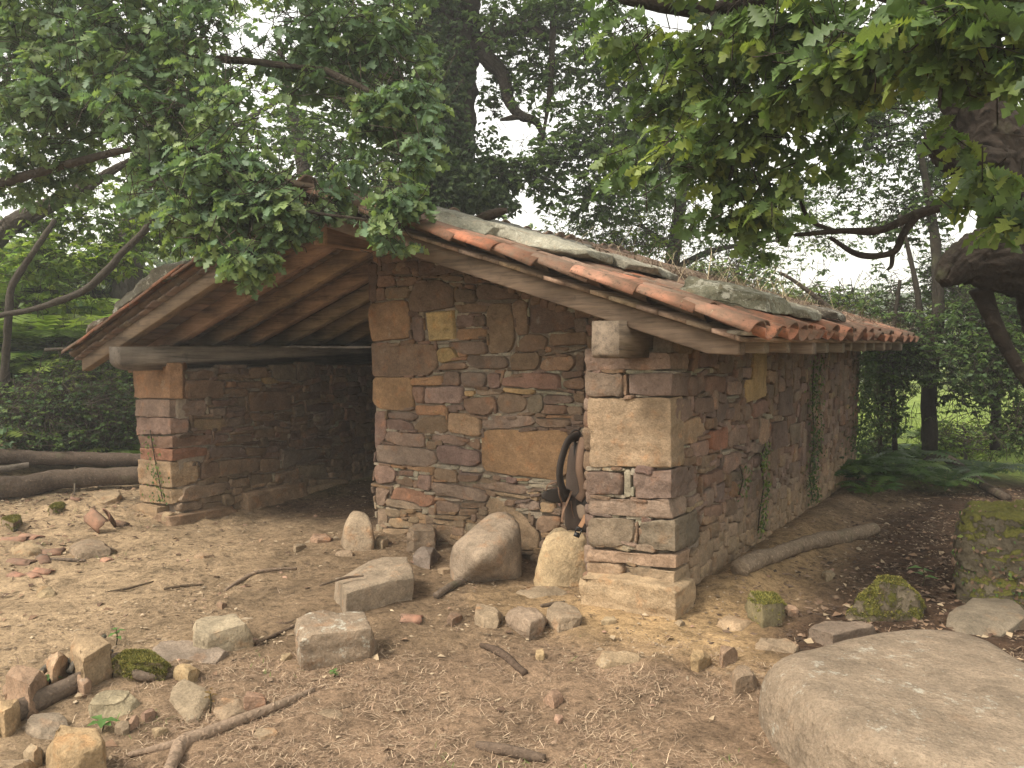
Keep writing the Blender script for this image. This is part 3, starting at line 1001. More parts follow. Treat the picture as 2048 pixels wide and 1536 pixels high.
def carved_stone():
    """square pale stone with a raised rim and a worn, pitted panel"""
    c = carved.mean(0)
    n = 26
    s = np.linspace(-1, 1, n)
    A, B = np.meshgrid(s, s)
    q = np.array([carved[0], carved[1], carved[3], carved[4]])      # tl, tr, br, bl
    tl, tr, br, bl = q
    ua, ub = (A + 1) / 2, (B + 1) / 2
    P = (bl * (1 - ua[..., None]) + br * ua[..., None]) * (1 - ub[..., None]) + (tl * (1 - ua[..., None]) + tr * ua[..., None]) * ub[..., None]
    m = np.maximum(abs(A), abs(B))
    out = 0.030 - 0.03 * smooth(0.9, 1.0, m) - 0.012 * smooth(0.86, 0.72, m)
    inner = smooth(0.76, 0.62, m)
    out = out + inner * (0.014 * np.maximum(0, vnoise(np.stack([A, B], -1) * 5.5, 8)) + 0.012 * vnoise(np.stack([A, B], -1) * 11, 4))
    V = np.stack([P[..., 0], P[..., 1], out], -1).reshape(-1, 3)
    F = [[i * n + j, i * n + j + 1, (i + 1) * n + j + 1, (i + 1) * n + j] for i in range(n - 1) for j in range(n - 1)]
    # skirt back into the wall
    edge = [j for j in range(n)] + [i * n + n - 1 for i in range(1, n)] + [(n - 1) * n + j for j in range(n - 2, -1, -1)] + [i * n for i in range(n - 2, 0, -1)]
    b = len(V)
    V = np.concatenate([V, V[edge] * [1, 1, 0] + [0, 0, -0.04]])
    k = len(edge)
    F += [[edge[i], b + i, b + (i + 1) % k, edge[(i + 1) % k]] for i in range(k)]
    W = FRONT(YM)(V); o = W.mean(0)
    ob('stone', mesh_f('stone', W - o, F, np.array([0.40, 0.29, 0.14, 0.4])), M_STONE, mid_wall, o, label='pale yellow square stone with worn carving and raised rim')
carved_stone()
# partition going back under the ridge, and the back wall
part_wall = core(XM + 0.02, XM + 0.42, YM + 0.40, YB - 0.3, -0.2, 2.25)
back_wall = prism_wall('wall', [(XL0 + 0.1, -0.2), (XR1 - 0.1, -0.2), (XR1 - 0.1, zc(XR1)), (RIDGE_X, zc(RIDGE_X)), (XL0 + 0.1, zc(XL0))], YB - 0.42, YB - 0.02, MORT)

# --- near side wall with its pier
cp = lambda pts: [(1160 + x * 0.36442, 680 + y * 0.36442) for x, y in pts]
cs = lambda pts: [(1340 + x * 0.35146, 660 + y * 0.35146) for x, y in pts]
right_wall = core(XR0 + 0.02, XR1 - 0.005, YF + 0.03, YB, -0.25, 1.66)
right_wall.name = 'wall'
pier_flat = [
 ([(35,180),(240,185),(240,310),(40,310)], 'purple'), ([(42,722),(235,727),(240,850),(50,845)], 'purple'), ([(248,715),(282,715),(285,860),(250,862)], 'pale'),
 ([(40,692),(120,695),(120,714),(40,714)], 'pale'), ([(125,696),(245,704),(245,720),(125,716)], 'pale'), ([(258,962),(395,969),(395,983),(258,979)], 'pale'),
 ([(55,975),(310,985),(305,1100),(200,1135),(55,1130)], 'grey'), ([(45,1212),(235,1232),(235,1295),(45,1285)], 'sand'),
 ([(310,300),(380,302),(380,314),(310,312)], 'pale'), ([(245,195),(262,195),(265,300),(250,305)], 'red'), ([(318,990),(332,1000),(325,1110),(312,1100)], 'brown'),
 ([(400,168),(530,172),(530,186),(400,180)], 'pale'),
]
pf = [(planar_y(cp(p), YF), c) for p, c in pier_flat]
quoins = [  # front outline, side outline, colour
 ([(30,52),(300,108),(490,70),(495,160),(380,165),(40,165)], [(590,75),(590,158)], 'pink'),
 ([(265,192),(500,190),(500,305),(270,292)], [(612,205),(612,300)], 'purple'),
 ([(44,322),(495,322),(500,700),(300,690),(62,688)], [(512,330),(524,690)], 'sand'),
 ([(290,728),(500,716),(495,868),(312,860)], [(636,692),(650,800),(585,845)], 'purple'),
 ([(45,866),(480,882),(500,972),(50,955)], [(582,872),(572,940)], 'pink'),
 ([(336,1010),(520,990),(520,1158),(332,1140)], [(640,935),(658,1080),(600,1128)], 'grey'),
 ([(50,1150),(525,1186),(525,1258),(330,1235),(45,1205)], [(600,1142),(600,1208)], 'sand'),
 ([(246,1242),(520,1272),(515,1348),(300,1310)], [(600,1232),(600,1305)], 'sand'),
]
def quoin(front, side, colr, wall, yf, xs, conv, sgn=1, p=22):
    pts = []
    for u, v in conv(front): pts.append(on_y(u, v, yf - 0.028))
    for u, v in conv(side): pts.append(on_x(u, v, xs + sgn * 0.028))
    pts = np.array(pts)
    xin = pts[:, 0].min() if sgn > 0 else pts[:, 0].max()
    ydeep = yf + 0.16
    zz = (pts[:, 2].min(), pts[:, 2].max())
    zc_ = pts[:len(front)]
    ex = [[q[0], ydeep, q[2]] for q in zc_]
    P = np.concatenate([pts, ex])
    V, F = crag_vf(P, 3, 0.012, 0.035, 0.012, nseed(), 8.0, 0.93, 1.0)
    c_ = (V.min(0) + V.max(0)) / 2; V = c_ + (V - c_) * [1.012, 1.0, 1.035]
    o = V.mean(0)
    me = mesh_f('stone', V - o, F, np.array([*jit(PAL[colr], 0.08), random.random()]))
    me.set_sharp_from_angle(angle=RAD(34))
    ob('stone', me, M_STONE, wall, o)
random.seed(5)
for fr, sd, c in quoins:
    quoin(fr, sd, c, right_wall, YF, XR1, cp)
# footing slab under the pier
ft = [on_y(u, v, YF - 0.14) for u, v in cp([(-2,1305),(300,1322),(525,1378),(525,1500),(200,1470),(-2,1440)])]
ft += [q * [1, 1, 0] + [0, 0, -0.12] for q in ft]
ft += [q + np.array([0.0, 0.3, 0.0]) for q in ft]
V, F = crag_vf(np.array(ft), 4, 0.02, 0.035, 0.014, nseed(), 7.0, 0.9, 1.0)
o = V.mean(0)
ob('stone', mesh_f('stone', V - o, F, np.array([0.34, 0.245, 0.148, 0.3])), M_STONE, right_wall, o)
side_tr = [
 ([(445,125),(515,120),(515,370),(470,395),(400,415),(392,290),(440,270)], 'yellow'), ([(490,500),(545,510),(555,600),(520,655),(490,640)], 'tan'),
 ([(15,540),(150,490),(190,580),(130,640),(25,650)], 'tan'), ([(205,580),(300,540),(300,670),(215,690)], 'rust'), ([(180,262),(295,265),(290,350),(182,370)], 'red'),
 ([(295,295),(380,290),(380,365),(300,370)], 'pink'), ([(70,262),(122,258),(122,378),(70,375)], 'purple'), ([(128,262),(172,262),(180,370),(132,375)], 'purple'),
 ([(110,385),(220,380),(220,460),(110,480)], 'purple'), ([(245,392),(310,385),(305,500),(245,540)], 'purple'), ([(8,395),(95,390),(105,480),(40,530),(8,500)], 'pink'),
 ([(330,862),(360,857),(378,950),(325,950)], 'orange'), ([(260,698),(410,653),(412,670),(265,720)], 'pale'), ([(605,345),(680,312),(685,480),(600,490)], 'purple'),
 ([(110,218),(218,218),(218,245),(110,243)], 'pale'), ([(130,130),(230,125),(225,208),(130,210)], 'purple'), ([(240,180),(330,178),(330,245),(235,248)], 'dark'),
 ([(335,150),(410,148),(412,205),(338,215)], 'grey'), ([(375,215),(445,210),(440,270),(378,275)], 'pink'), ([(290,380),(370,368),(372,382),(292,395)], 'pale'),
 ([(100,640),(205,625),(205,700),(110,735)], 'pink'), ([(160,710),(262,705),(262,760),(170,800)], 'brown'), ([(165,830),(278,785),(278,845),(168,890)], 'red'),
 ([(290,710),(370,690),(380,770),(295,830)], 'pink'), ([(30,665),(102,655),(102,675),(34,685)], 'pale'), ([(310,580),(368,530),(372,650),(310,665)], 'pink'),
 ([(375,540),(425,535),(420,640),(380,655)], 'pink'), ([(428,505),(488,500),(485,620),(430,625)], 'brown'), ([(445,420),(520,395),(535,460),(450,495)], 'red'),
 ([(560,530),(640,510),(650,650),(555,690)], 'purple'), ([(660,535),(722,530),(722,640),(668,650)], 'purple'), ([(320,820),(395,785),(398,835),(330,860)], 'grey'),
 ([(490,470),(580,480),(580,508),(495,490)], 'pale'), ([(380,430),(435,425),(438,495),(400,525)], 'pink'), ([(170,930),(230,890),(232,985),(175,1010)], 'pink'),
 ([(240,890),(305,865),(300,955),(245,985)], 'purple'), ([(90,955),(165,925),(165,985),(95,1020)], 'pink'), ([(180,1010),(285,990),(285,1055),(185,1075)], 'red'),
 ([(440,640),(510,650),(505,705),(445,700)], 'pink'), ([(450,775),(505,762),(505,795),(460,800)], 'pale'), ([(590,870),(620,868),(622,898),(592,900)], 'pale'),
]
sp_ = [(planar_x(cs(p), XR1 + 0.0), c) for p, c in side_tr]
qtaken = [planar_x(cp([(500, a), (b, a), (b, c2), (500, c2)]), XR1) for a, b, c2 in ((60,592,165),(190,615,305),(320,524,705),(700,652,860),(865,584,960),(940,660,1150),(1150,602,1260),(1240,602,1350),(1360,545,1500))]
side_fill = fill_wall(YF + 0.08, YB, -0.06, 1.66, [p for p, _ in sp_] + qtaken, lambda q: q[:, 0] > YF, 8, 6, 0.028, 9, 0.16)
# large smeared stones near the ground
wall_stones(right_wall, sp_, side_fill, SIDE_R, [('purple', 5), ('pink', 4), ('red', 3), ('brown', 2), ('tan', 1), ('dark', 1)], 112, 21, flip=True,
            dust=lambda z: 0.75 * float(smooth(0.62, 0.10, z)))
pier_in = fill_wall(XR0 + 0.06, XR1 - 0.06, -0.02, 1.5, [p for p, _ in pf] + [planar_y(cp(f), YF) for f, _, _ in quoins] + [planar_y(cp([(-2,1305),(525,1378),(525,1500),(-2,1440)]), YF)], lambda q: q[:, 1] < 1.5, 6, 3, 0.02, 15, 0.5)
wall_stones(right_wall, pf, pier_in, FRONT(YF), [('brown', 3), ('purple', 2), ('pale', 1)], len(pf), 31, prouds=(0.022, 0.04), dust=lambda z: 0.4 * float(smooth(0.6, 0.2, z)))
# inner cheek of the pier
ck = fill_wall(YF + 0.02, YM, 0.0, 1.52, [], lambda q: q[:, 1] < 1.6, 8, 6, 0.03, 19, 0.1)
wall_stones(right_wall, [], ck, lambda V: np.stack([XR0 - V[:, 2] + 0.02, V[:, 0], V[:, 1]], -1), [('brown', 3), ('purple', 3), ('pink', 2)], 0, 33)

# --- far side wall and pier
cl = lambda pts: [(260 + x * 0.24414, 690 + y * 0.24414) for x, y in pts]
left_wall = core(XL0, XL1 - 0.005, YF + 0.03, YB, -0.2, 1.37)
lq = [
 ([(28,200),(320,150),(325,432),(35,425)], [(425,155),(428,432)], 'orange'), ([(40,447),(320,447),(320,588),(48,580)], [(615,455),(630,545),(600,570)], 'pink'),
 ([(46,594),(330,602),(330,728),(60,732)], [(480,620),(470,715)], 'pink'), ([(75,748),(345,750),(345,842),(82,842)], [(668,738),(668,808)], 'red'),
 ([(82,852),(345,852),(345,950),(82,935)], [(625,840),(630,905)], 'rust'), ([(68,945),(330,965),(345,1165),(72,1135)], [(555,965),(555,1110)], 'tan'),
 ([(78,1150),(330,1180),(345,1300),(85,1280)], [(470,1180),(430,1270)], 'tan'),
]
for fr, sd, c in lq:
    quoin(fr, sd, c, left_wall, YF, XL1, cl, 1, 18)
for _b in ((-7.50, -7.02, 4.30, 4.9, -.3, .06, 3), (-7.08, -6.76, 4.28, 5.0, -.3, .0, 4), (-6.95, -6.72, 5.1, 5.9, -.25, .10, 5), (-6.95, -6.74, 5.85, 6.5, -.25, .04, 6)):
    _P = [(x, y, z) for x in _b[:2] for y in _b[2:4] for z in _b[4:6]]
    crag('stone', _P, jit(PAL['tan'], .1), M_STONE, parent=left_wall, cuts=7, bevel=0.02, edge=0.05, noise=0.016, freq=6.0, cutlo=0.8, cuthi=0.97)
ltr = [
 ([(440,292),(755,288),(752,430),(440,438)], 'brown'), ([(965,380),(1305,378),(1310,528),(970,538)], 'brown'), ([(1232,862),(1575,842),(1500,938),(1232,1012)], 'grey'),
 ([(505,607),(770,602),(798,688),(740,712),(505,700)], 'tan'), ([(680,735),(810,735),(800,805),(680,808)], 'pink'), ([(722,950),(1078,918),(1040,1038),(722,1078)], 'brown'),
 ([(1382,990),(1598,976),(1598,1088),(1390,1098)], 'grey'), ([(1502,1112),(1738,1092),(1700,1240),(1502,1258)], 'grey'), ([(440,1160),(790,1122),(760,1208),(400,1288)], 'pink'),
 ([(642,832),(920,832),(900,918),(642,932)], 'purple'), ([(977,1062),(1163,1052),(1158,1148),(982,1158)], 'brown'), ([(1070,270),(1150,262),(1228,300),(1150,320),(1090,310)], 'yellow'),
 ([(780,300),(850,298),(845,345),(778,345)], 'orange'), ([(770,355),(955,352),(950,425),(775,428)], 'brown'), ([(865,300),(1075,295),(1065,355),(870,350)], 'brown'),
 ([(960,190),(1115,180),(1115,262),(965,275)], 'tan'), ([(1150,165),(1345,160),(1350,290),(1160,268)], 'grey'), ([(1360,140),(1505,138),(1505,280),(1365,285)], 'grey'),
 ([(640,450),(840,448),(840,490),(680,505)], 'purple'), ([(645,520),(770,510),(770,580),(650,582)], 'pink'), ([(780,510),(955,500),(960,555),(785,578)], 'purple'),
 ([(575,965),(715,955),(715,1080),(572,1098)], 'brown'), ([(825,745),(1000,745),(1005,820),(830,810)], 'brown'), ([(930,835),(1110,838),(1105,900),(935,905)], 'brown'),
 ([(1015,700),(1175,680),(1180,770),(1020,778)], 'brown'), ([(860,690),(1008,655),(1008,720),(865,728)], 'pink'), ([(975,555),(1162,555),(1160,618),(978,620)], 'brown'),
 ([(1168,560),(1310,558),(1308,615),(1170,618)], 'brown'), ([(1120,785),(1285,790),(1285,835),(1125,830)], 'dark'), ([(1415,770),(1640,760),(1640,828),(1420,835)], 'dark'),
 ([(1050,930),(1215,925),(1215,1030),(1055,1040)], 'brown'), ([(1320,385),(1452,382),(1445,450),(1320,455)], 'brown'), ([(1428,480),(1668,478),(1660,540),(1430,545)], 'dark'),
 ([(1172,1055),(1370,1010),(1370,1090),(1180,1135)], 'brown'), ([(720,165),(950,160),(945,190),(722,190)], 'grey'), ([(580,205),(680,210),(675,275),(480,285),(490,225)], 'brown'),
 ([(300,1370),(420,1385),(690,1320),(690,1420),(380,1500),(290,1450)], 'tan'), ([(800,1100),(965,1080),(965,1155),(810,1165)], 'brown'), ([(980,1180),(1110,1175),(1135,1270),(1090,1330),(985,1330)], 'brown'),
]
lp_ = [(planar_x(cl(p), XL1), c) for p, c in ltr]
ltaken = [planar_x(cl([(320, a), (b, a), (b, c2), (320, c2)]), XL1) for a, b, c2 in ((150,430,435),(445,628,590),(600,480,730),(745,670,842),(850,630,950),(960,560,1165),(1180,450,1300))]
lfill = fill_wall(YF + 0.03, YB, -0.08, 1.37, [p for p, _ in lp_] + ltaken, lambda q: q[:, 0] > YF, 8, 5, 0.03, 29, 0.14)
wall_stones(left_wall, lp_, lfill, SIDE_L, [('brown', 5), ('purple', 3), ('grey', 2), ('dark', 2), ('red', 1)], 86, 41, flip=True,
            dust=lambda z: 0.5 * float(smooth(0.45, 0.0, z)), prouds=(0.015, 0.045))

# --- timbers
WEATH, BROWN, GREYW = (0.30, 0.235, 0.165), (0.235, 0.145, 0.085), (0.30, 0.265, 0.215)
def timber_y(name, x0, x1, y0, y1, z0, z1, tint, **kw):
    o = ((x0 + x1) / 2, (y0 + y1) / 2, (z0 + z1) / 2)
    return ob(name, box_mesh(name, x0, x1, y0, y1, z0, z1, np.array([*tint, random.random()]), 0.008, o), M_WOODY, HUT, o, **kw)

def wall_plate(x0, x1, y0, y1, z0, z1, drop, tint, rz=0.10, ry=0.17):
    """beam on the wall head whose nose is carved to a curve"""
    prof = [(y0, z1), (y0, z0 + rz - drop)]
    for k in range(1, 8):
        a = k / 7 * math.pi / 2
        prof.append((y0 + ry * (1 - math.cos(a)), z0 - drop + rz * (1 - math.sin(a))))
    prof += [(y0 + 0.40, z0 - drop), (y0 + 0.40, z0), (y1, z0), (y1, z1)]
    n = len(prof)
    V = np.array([(x0, y, z) for y, z in prof] + [(x1, y, z) for y, z in prof])
    F = [[i, (i + 1) % n, (i + 1) % n + n, i + n] for i in range(n)] + [list(range(n))[::-1], list(range(n, 2 * n))]
    o = np.array([(x0 + x1) / 2, y0 + 0.5, z0])
    return ob('wall_plate', mesh_f('wall_plate', V - o, F, np.array([*tint, random.random()]), False), M_WOODY, HUT, o)
wall_plate(-2.18, -2.01, 3.98, YB - 0.1, 1.575, 1.735, 0.05, (0.14, 0.106, 0.076), 0.03, 0.05)
wall_plate(-7.12, -6.93, 3.93, YB - 0.1, 1.40, 1.585, 0.035, (0.155, 0.125, 0.098))

core(-7.32, -7.135, YF + 0.12, YB - 0.05, 1.30, 1.60)      # packing behind the far wall plate
def slope_beam(side, xa, xb, y0, y1, dz0, dz1, tint, name='rafter', plumb=True):
    f = low_r if side > 0 else low_l
    if side > 0:
        xk = xb - 0.17
        prof = [(xa, f(xa) + dz0), (xk, f(xk) + dz0), (xb, f(xk) + dz0 - 0.006), (xb, f(xb) + dz1), (xa, f(xa) + dz1)]
    else:
        prof = [(xa, f(xa) + dz0), (xb, f(xb) + dz0), (xb, f(xb) + dz1), (xa, f(xa) + dz1)]
    m = len(prof)
    V = np.array([(x, y0, z) for x, z in prof] + [(x, y1, z) for x, z in prof])
    F = [list(range(m)), list(range(m, 2 * m))[::-1]] + [[i, (i + 1) % m, (i + 1) % m + m, i + m] for i in range(m)]
    bm = bmesh.new()
    vs = [bm.verts.new(v) for v in V]
    for q in F: bm.faces.new([vs[i] for i in q])
    bmesh.ops.recalc_face_normals(bm, faces=bm.faces[:])
    bmesh.ops.bevel(bm, geom=bm.edges[:], offset=0.007, segments=1, affect='EDGES')
    V = np.array([v.co[:] for v in bm.verts]); bm.verts.index_update()
    F = [[v.index for v in q.verts] for q in bm.faces]; bm.free()
    o = V.mean(0)
    return ob(name, mesh_f(name, V - o, F, np.array([*tint, random.random()]), False), M_WOODX, HUT, o)
random.seed(77)
Y_RAFT = [4.08] + [4.55 + 0.45 * k for k in range(11)]
for k, y in enumerate(Y_RAFT):
    w = 0.10
    tR = (0.125, 0.088, 0.061) if k == 0 else jit((0.19, 0.15, 0.11), 0.1)
    slope_beam(1, RIDGE_X + 0.02, -1.37 + random.uniform(-0.02, 0.03) * (k > 0), y, y + w, 0.0, 0.125, tR)
    tL = (0.165, 0.12, 0.083) if k == 0 else jit((0.25, 0.178, 0.122), 0.12)
    slope_beam(-1, -7.88 + random.uniform(-0.03, 0.02), RIDGE_X - 0.02, y, y + w, -0.03 if k else 0.0, 0.125, tL)
zr = low_r(RIDGE_X)
timber_y('ridge_beam', RIDGE_X - 0.075, RIDGE_X + 0.075, 4.2, YB - 0.1, zr - 0.16, zr + 0.05, BROWN)
roof = ob('roof', box_mesh('roof', RIDGE_X - 0.05, RIDGE_X + 0.05, 4.1, YB - 0.2, zr + 0.175, zr + 0.20, (0.2, 0.14, 0.1), 0.0, (RIDGE_X, 6.8, zr)), M_WOODY, HUT, (RIDGE_X, 6.8, zr))
# sarking boards along the roof
def boards(side, xa, xb, wid):
    f, s = (low_r, -SR) if side > 0 else (low_l, SL)
    x = xa
    while x < xb - 0.03:
        w = wid * random.uniform(0.8, 1.2)
        x1 = min(x + w, xb)
        y0, y1 = 4.02 + random.uniform(-0.02, 0.02), YB - 0.12
        V = []
        for xx in (x + 0.003, x1 - 0.003):
            for y in (y0, y1):
                for dz in (0.127, 0.150):
                    V.append((xx, y, f(xx) + dz))
        V = np.array(V); o = V.mean(0)
        F = [[0, 1, 3, 2], [4, 6, 7, 5], [0, 4, 5, 1], [2, 3, 7, 6], [0, 2, 6, 4], [1, 5, 7, 3]]
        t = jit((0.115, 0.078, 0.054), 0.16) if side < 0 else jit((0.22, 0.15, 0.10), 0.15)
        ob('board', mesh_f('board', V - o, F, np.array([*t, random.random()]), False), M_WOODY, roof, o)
        x = x1
boards(-1, -7.95, RIDGE_X - 0.01, 0.14)
boards(1, RIDGE_X + 0.01, -1.33, 0.15)
# pale eave board on the rafter ends
timber_y('eave_board', -1.42, -1.30, 4.02, YB - 0.25, low_r(-1.36) + 0.152, low_r(-1.36) + 0.180, (0.27, 0.23, 0.175))

# --- clay tiles
def tile_mesh(seed, tint, L=0.42, r0=0.108, r1=0.078, th=0.015, up=True):
    n = 8
    V = []
    for x, r in ((-L / 2, r1), (L / 2, r0)):       # +x end is the wide, lower end
        for rr in (r, r - th):
            for k in range(n + 1):
                a = math.pi * (k / n)
                V.append((x, -rr * math.cos(a), rr * math.sin(a) * 0.60))
    V = np.array(V)
    V[:, 1:] += 0.004 * np.stack([vnoise(V * 9, seed), vnoise(V * 9, seed + 3)], -1)
    if not up: V[:, 2] = -V[:, 2] + 0.06
    m = n + 1
    F = []
    for k in range(n):
        F.append([k, k + 1, 2 * m + k + 1, 2 * m + k])
        F.append([m + k, 3 * m + k, 3 * m + k + 1, m + k + 1])
        F.append([k, m + k, m + k + 1, k + 1])
        F.append([2 * m + k, 2 * m + k + 1, 3 * m + k + 1, 3 * m + k])
    F.append([0, 2 * m, 3 * m, m]); F.append([n, m + n, 3 * m + n, 2 * m + n])
    if not up: F = flipf(F)
    me = mesh_f('tile', V, F, np.array([*tint, random.random()]), True)
    me.materials.append(M_TILE)
    return me, V, F
random.seed(3)
TCOL = [(0.36, 0.130, 0.066), (0.30, 0.130, 0.075), (0.38, 0.140, 0.070), (0.24, 0.130, 0.085), (0.32, 0.145, 0.088), (0.37, 0.120, 0.056), (0.24, 0.165, 0.105)]
TILES = [tile_mesh(k, TCOL[k]) for k in range(7)]
TOLD = [tile_mesh(40 + k, tuple(0.45 * a + 0.55 * b for a, b in zip(TCOL[k], (0.19, 0.145, 0.105)))) for k in range(7)]
PANS = [tile_mesh(20 + k, TCOL[k], up=False) for k in range(3)]
tile_stuff = Acc()
def put_tile(tmpl, side, x, y, dz, single, rz=0.0, tilt=0.0):
    me, V, F = tmpl
    f = low_r if side > 0 else low_l
    ang = math.atan(SR if side > 0 else SL) + tilt
    # +x of the tile points down the slope
    M = Matrix.Rotation(0.0 if side > 0 else math.pi, 4, 'Z') @ Matrix.Rotation(rz, 4, 'Z') @ Matrix.Rotation(ang, 4, 'Y')
    p = np.array([x, y, f(x) + dz])
    if single:
        o = bpy.data.objects.new('tile', me)
        setup(o, roof, p)
        o.rotation_euler = M.to_euler()
    else:
        W = V @ np.array(M.to_3x3()).T + p
        tile_stuff.add(W, F, np.array([*(0.4 * jit(TCOL[random.randrange(7)], 0.25) + 0.6 * np.array((0.18, 0.14, 0.10))), random.random()]))
exp_x = 0.315
NCR = 27
for side in (1, -1):
    x_eave = -1.36 if side > 0 else -7.92
    ncourse = 11 if side > 0 else 11
    for c in range(NCR):
        y = 4.03 + c * 0.207
        if y > YB - 0.2: break
        for k in range(ncourse):
            x = x_eave - side * (0.12 + k * (exp_x if side > 0 else 0.308))
            if (side > 0 and x < RIDGE_X + 0.02) or (side < 0 and x > RIDGE_X - 0.02): continue
            jx, jy = random.uniform(-0.035, 0.035), random.uniform(-0.012, 0.012)
            single = (side > 0 and (c < 9 or k < 2)) or (side < 0 and c < 2)
            t = (TILES if c == 0 or (k == 0 and side > 0) or random.random() < 0.2 else TOLD)[random.choices(range(7), [4, 4, 3, 3, 3, 3, 1])[0]]
            put_tile(t, side, x + jx, y + jy, 0.205 + random.uniform(-0.006, 0.012) + 0.004 * (k % 2), single, random.uniform(-0.06, 0.06), 0.055 + random.uniform(-0.025, 0.025))
            put_tile(PANS[random.randrange(3)], side, x + jx + 0.02 * side, y + 0.103, 0.172, side > 0 and k == 0, random.uniform(-0.02, 0.02), 0.02)
# ridge tiles
for k in range(15):
    y = 4.05 + 0.36 * k
    V = TILES[k % 7][1] * [1, 1.35, 1.2]
    M = np.array(Matrix.Rotation(math.pi / 2 + random.uniform(-0.05, 0.05), 3, 'Z'))
    tile_stuff.add(V @ M.T + [RIDGE_X, y, zr + 0.215], TILES[k % 7][2], np.array([*jit(TCOL[3], 0.2), random.random()]))
wr = WORLD[roof.name]
ob('tiles', tile_stuff.mesh('tiles', True, wr), M_TILE, roof, wr, kind='stuff')

# ------------------------------------------------------------------ slabs weighing down the roof
def roof_slab(side, u0, v0, u1, v1, y, dy, th, lift, label, tint=(0.20, 0.185, 0.14), mat=None, noise=0.016):
    f = low_r if side > 0 else low_l
    a, b = on_y(u0, v0, y)[0], on_y(u1, v1, y)[0]
    rnd = random.Random(int(u0 * 7 + v0))
    P = []
    for x in np.linspace(a, b, 4):
        e = 0.82 if x in (a, b) else 1.0
        for yy in (y - 0.02, y + dy):
            j = rnd.uniform(-0.05, 0.05)
            base = f(x) + 0.275 + lift
            P.append((x + j, y + dy * 0.5 + (yy - y - dy * 0.5) * e + j, base))
            P.append((x + j * 0.6, y + dy * 0.5 + (yy - y - dy * 0.5) * e * 0.93, base + th * rnd.uniform(0.8, 1.15)))
    o_ = crag('roof_slab', P, tint, mat or M_LICHEN, label, 'stone slab', 'stone slabs weighing down the roof tiles', cuts=8, bevel=0.010, edge=0.035, noise=noise * 0.8, freq=8.0, cutlo=0.85, cuthi=0.98)
    o_['kind'] = 'thing'
    return o_
roof_slab(1, 846, 425, 985, 455, 4.42, 0.55, 0.065, 0.0, 'thin lichened slab on the roof nearest the ridge end', (0.25, 0.235, 0.18))
roof_slab(1, 958, 455, 1158, 500, 4.50, 0.60, 0.07, 0.0, 'long pale lichened slab on the roof above the gable rafter', (0.29, 0.27, 0.21))
roof_slab(1, 838, 405, 955, 425, 4.95, 0.5, 0.04, 0.015, 'dark thin slab at the ridge behind the pale ones', (0.10, 0.095, 0.08))
roof_slab(1, 946, 430, 1130, 470, 5.15, 0.6, 0.045, 0.02, 'dark flat slab behind the long pale roof slab', (0.12, 0.115, 0.095))
roof_slab(1, 1372, 575, 1515, 600, 4.62, 0.60, 0.095, -0.01, 'thick rough lichened slab near the eave corner', (0.17, 0.16, 0.11), noise=0.028)
roof_slab(1, 1160, 520, 1300, 555, 5.0, 0.6, 0.05, 0.0, 'grey slab half hidden by dead stems in the roof middle', (0.22, 0.20, 0.155))
roof_slab(1, 1512, 605, 1610, 620, 5.25, 0.60, 0.06, -0.01, 'second lichened slab back along the eave', (0.19, 0.175, 0.13))
roof_slab(1, 1600, 622, 1660, 632, 6.1, 0.6, 0.055, 0.0, 'third dark slab back along the eave by the dead stems', (0.10, 0.085, 0.065))
roof_slab(-1, 222, 610, 352, 540, 4.0, 0.55, 0.13, -0.01, 'dark weathered slab on the far roof slope', (0.13, 0.115, 0.085), noise=0.02)
roof_slab(-1, 165, 650, 205, 630, 4.0, 0.35, 0.07, -0.02, 'small brown slab low on the far roof slope', (0.16, 0.125, 0.09))
_c = on_y(985, 420, 5.0)
_wv, _wf = tube_vf([_c + [-0.12, -0.04, -0.07], _c + [0.0, 0.02, -0.02], _c + [0.10, 0.05, -0.01]], [0.03, 0.045, 0.02], 11, 16, 0.6, 3, 14)
ob('wood_chunk', mesh_f('wood_chunk', _wv - _c, _wf, (0.10, 0.07, 0.05)), M_BARKF, None, _c, label='broken chunk of old wood lying at the roof ridge', cat='wood chunk')

# ------------------------------------------------------------------ stones lying in the yard
def pz(q):
    return on_z(q[0], q[1], q[2] if len(q) > 2 else 0.0)

def rockpx(name, top, base, tint, label, mat=None, level=4, p=16, noise=0.012, freq=8.0, sink=0.06, spread=1.05, cat='stone', group=None, cuts=0):
    T = np.array([pz(q) for q in top]); B = np.array([pz(q) for q in base])
    dz = float(gh(B[:, 0].mean(), B[:, 1].mean()))
    T[:, 2] += dz; B[:, 2] += dz
    c = T.mean(0)
    D = T.copy(); D[:, :2] = c[:2] + (T[:, :2] - c[:2]) * spread; D[:, 2] = dz - sink
    low_b = B[B[:, 2] < dz + 0.02].copy(); low_b[:, 2] = dz - sink
    P = np.concatenate([T, B, D, low_b])
    if cuts:
        w = np.ptp(P, axis=0).max()
        return crag(name, P, tint, mat or M_ROCK, label, cat, group, cuts=cuts, bevel=(0.055 if p < 15 else min(0.012, w * 0.045) * (2.2 if p < 30 else 1)), edge=max(0.022, w * 0.09), noise=min(0.014, w * 0.045), freq=7.0 if w > .3 else 11.0)
    return rock(name, P, tint, mat or M_ROCK, label, cat, group, level=level, p=p, noise=noise, freq=freq, cuts=cuts)

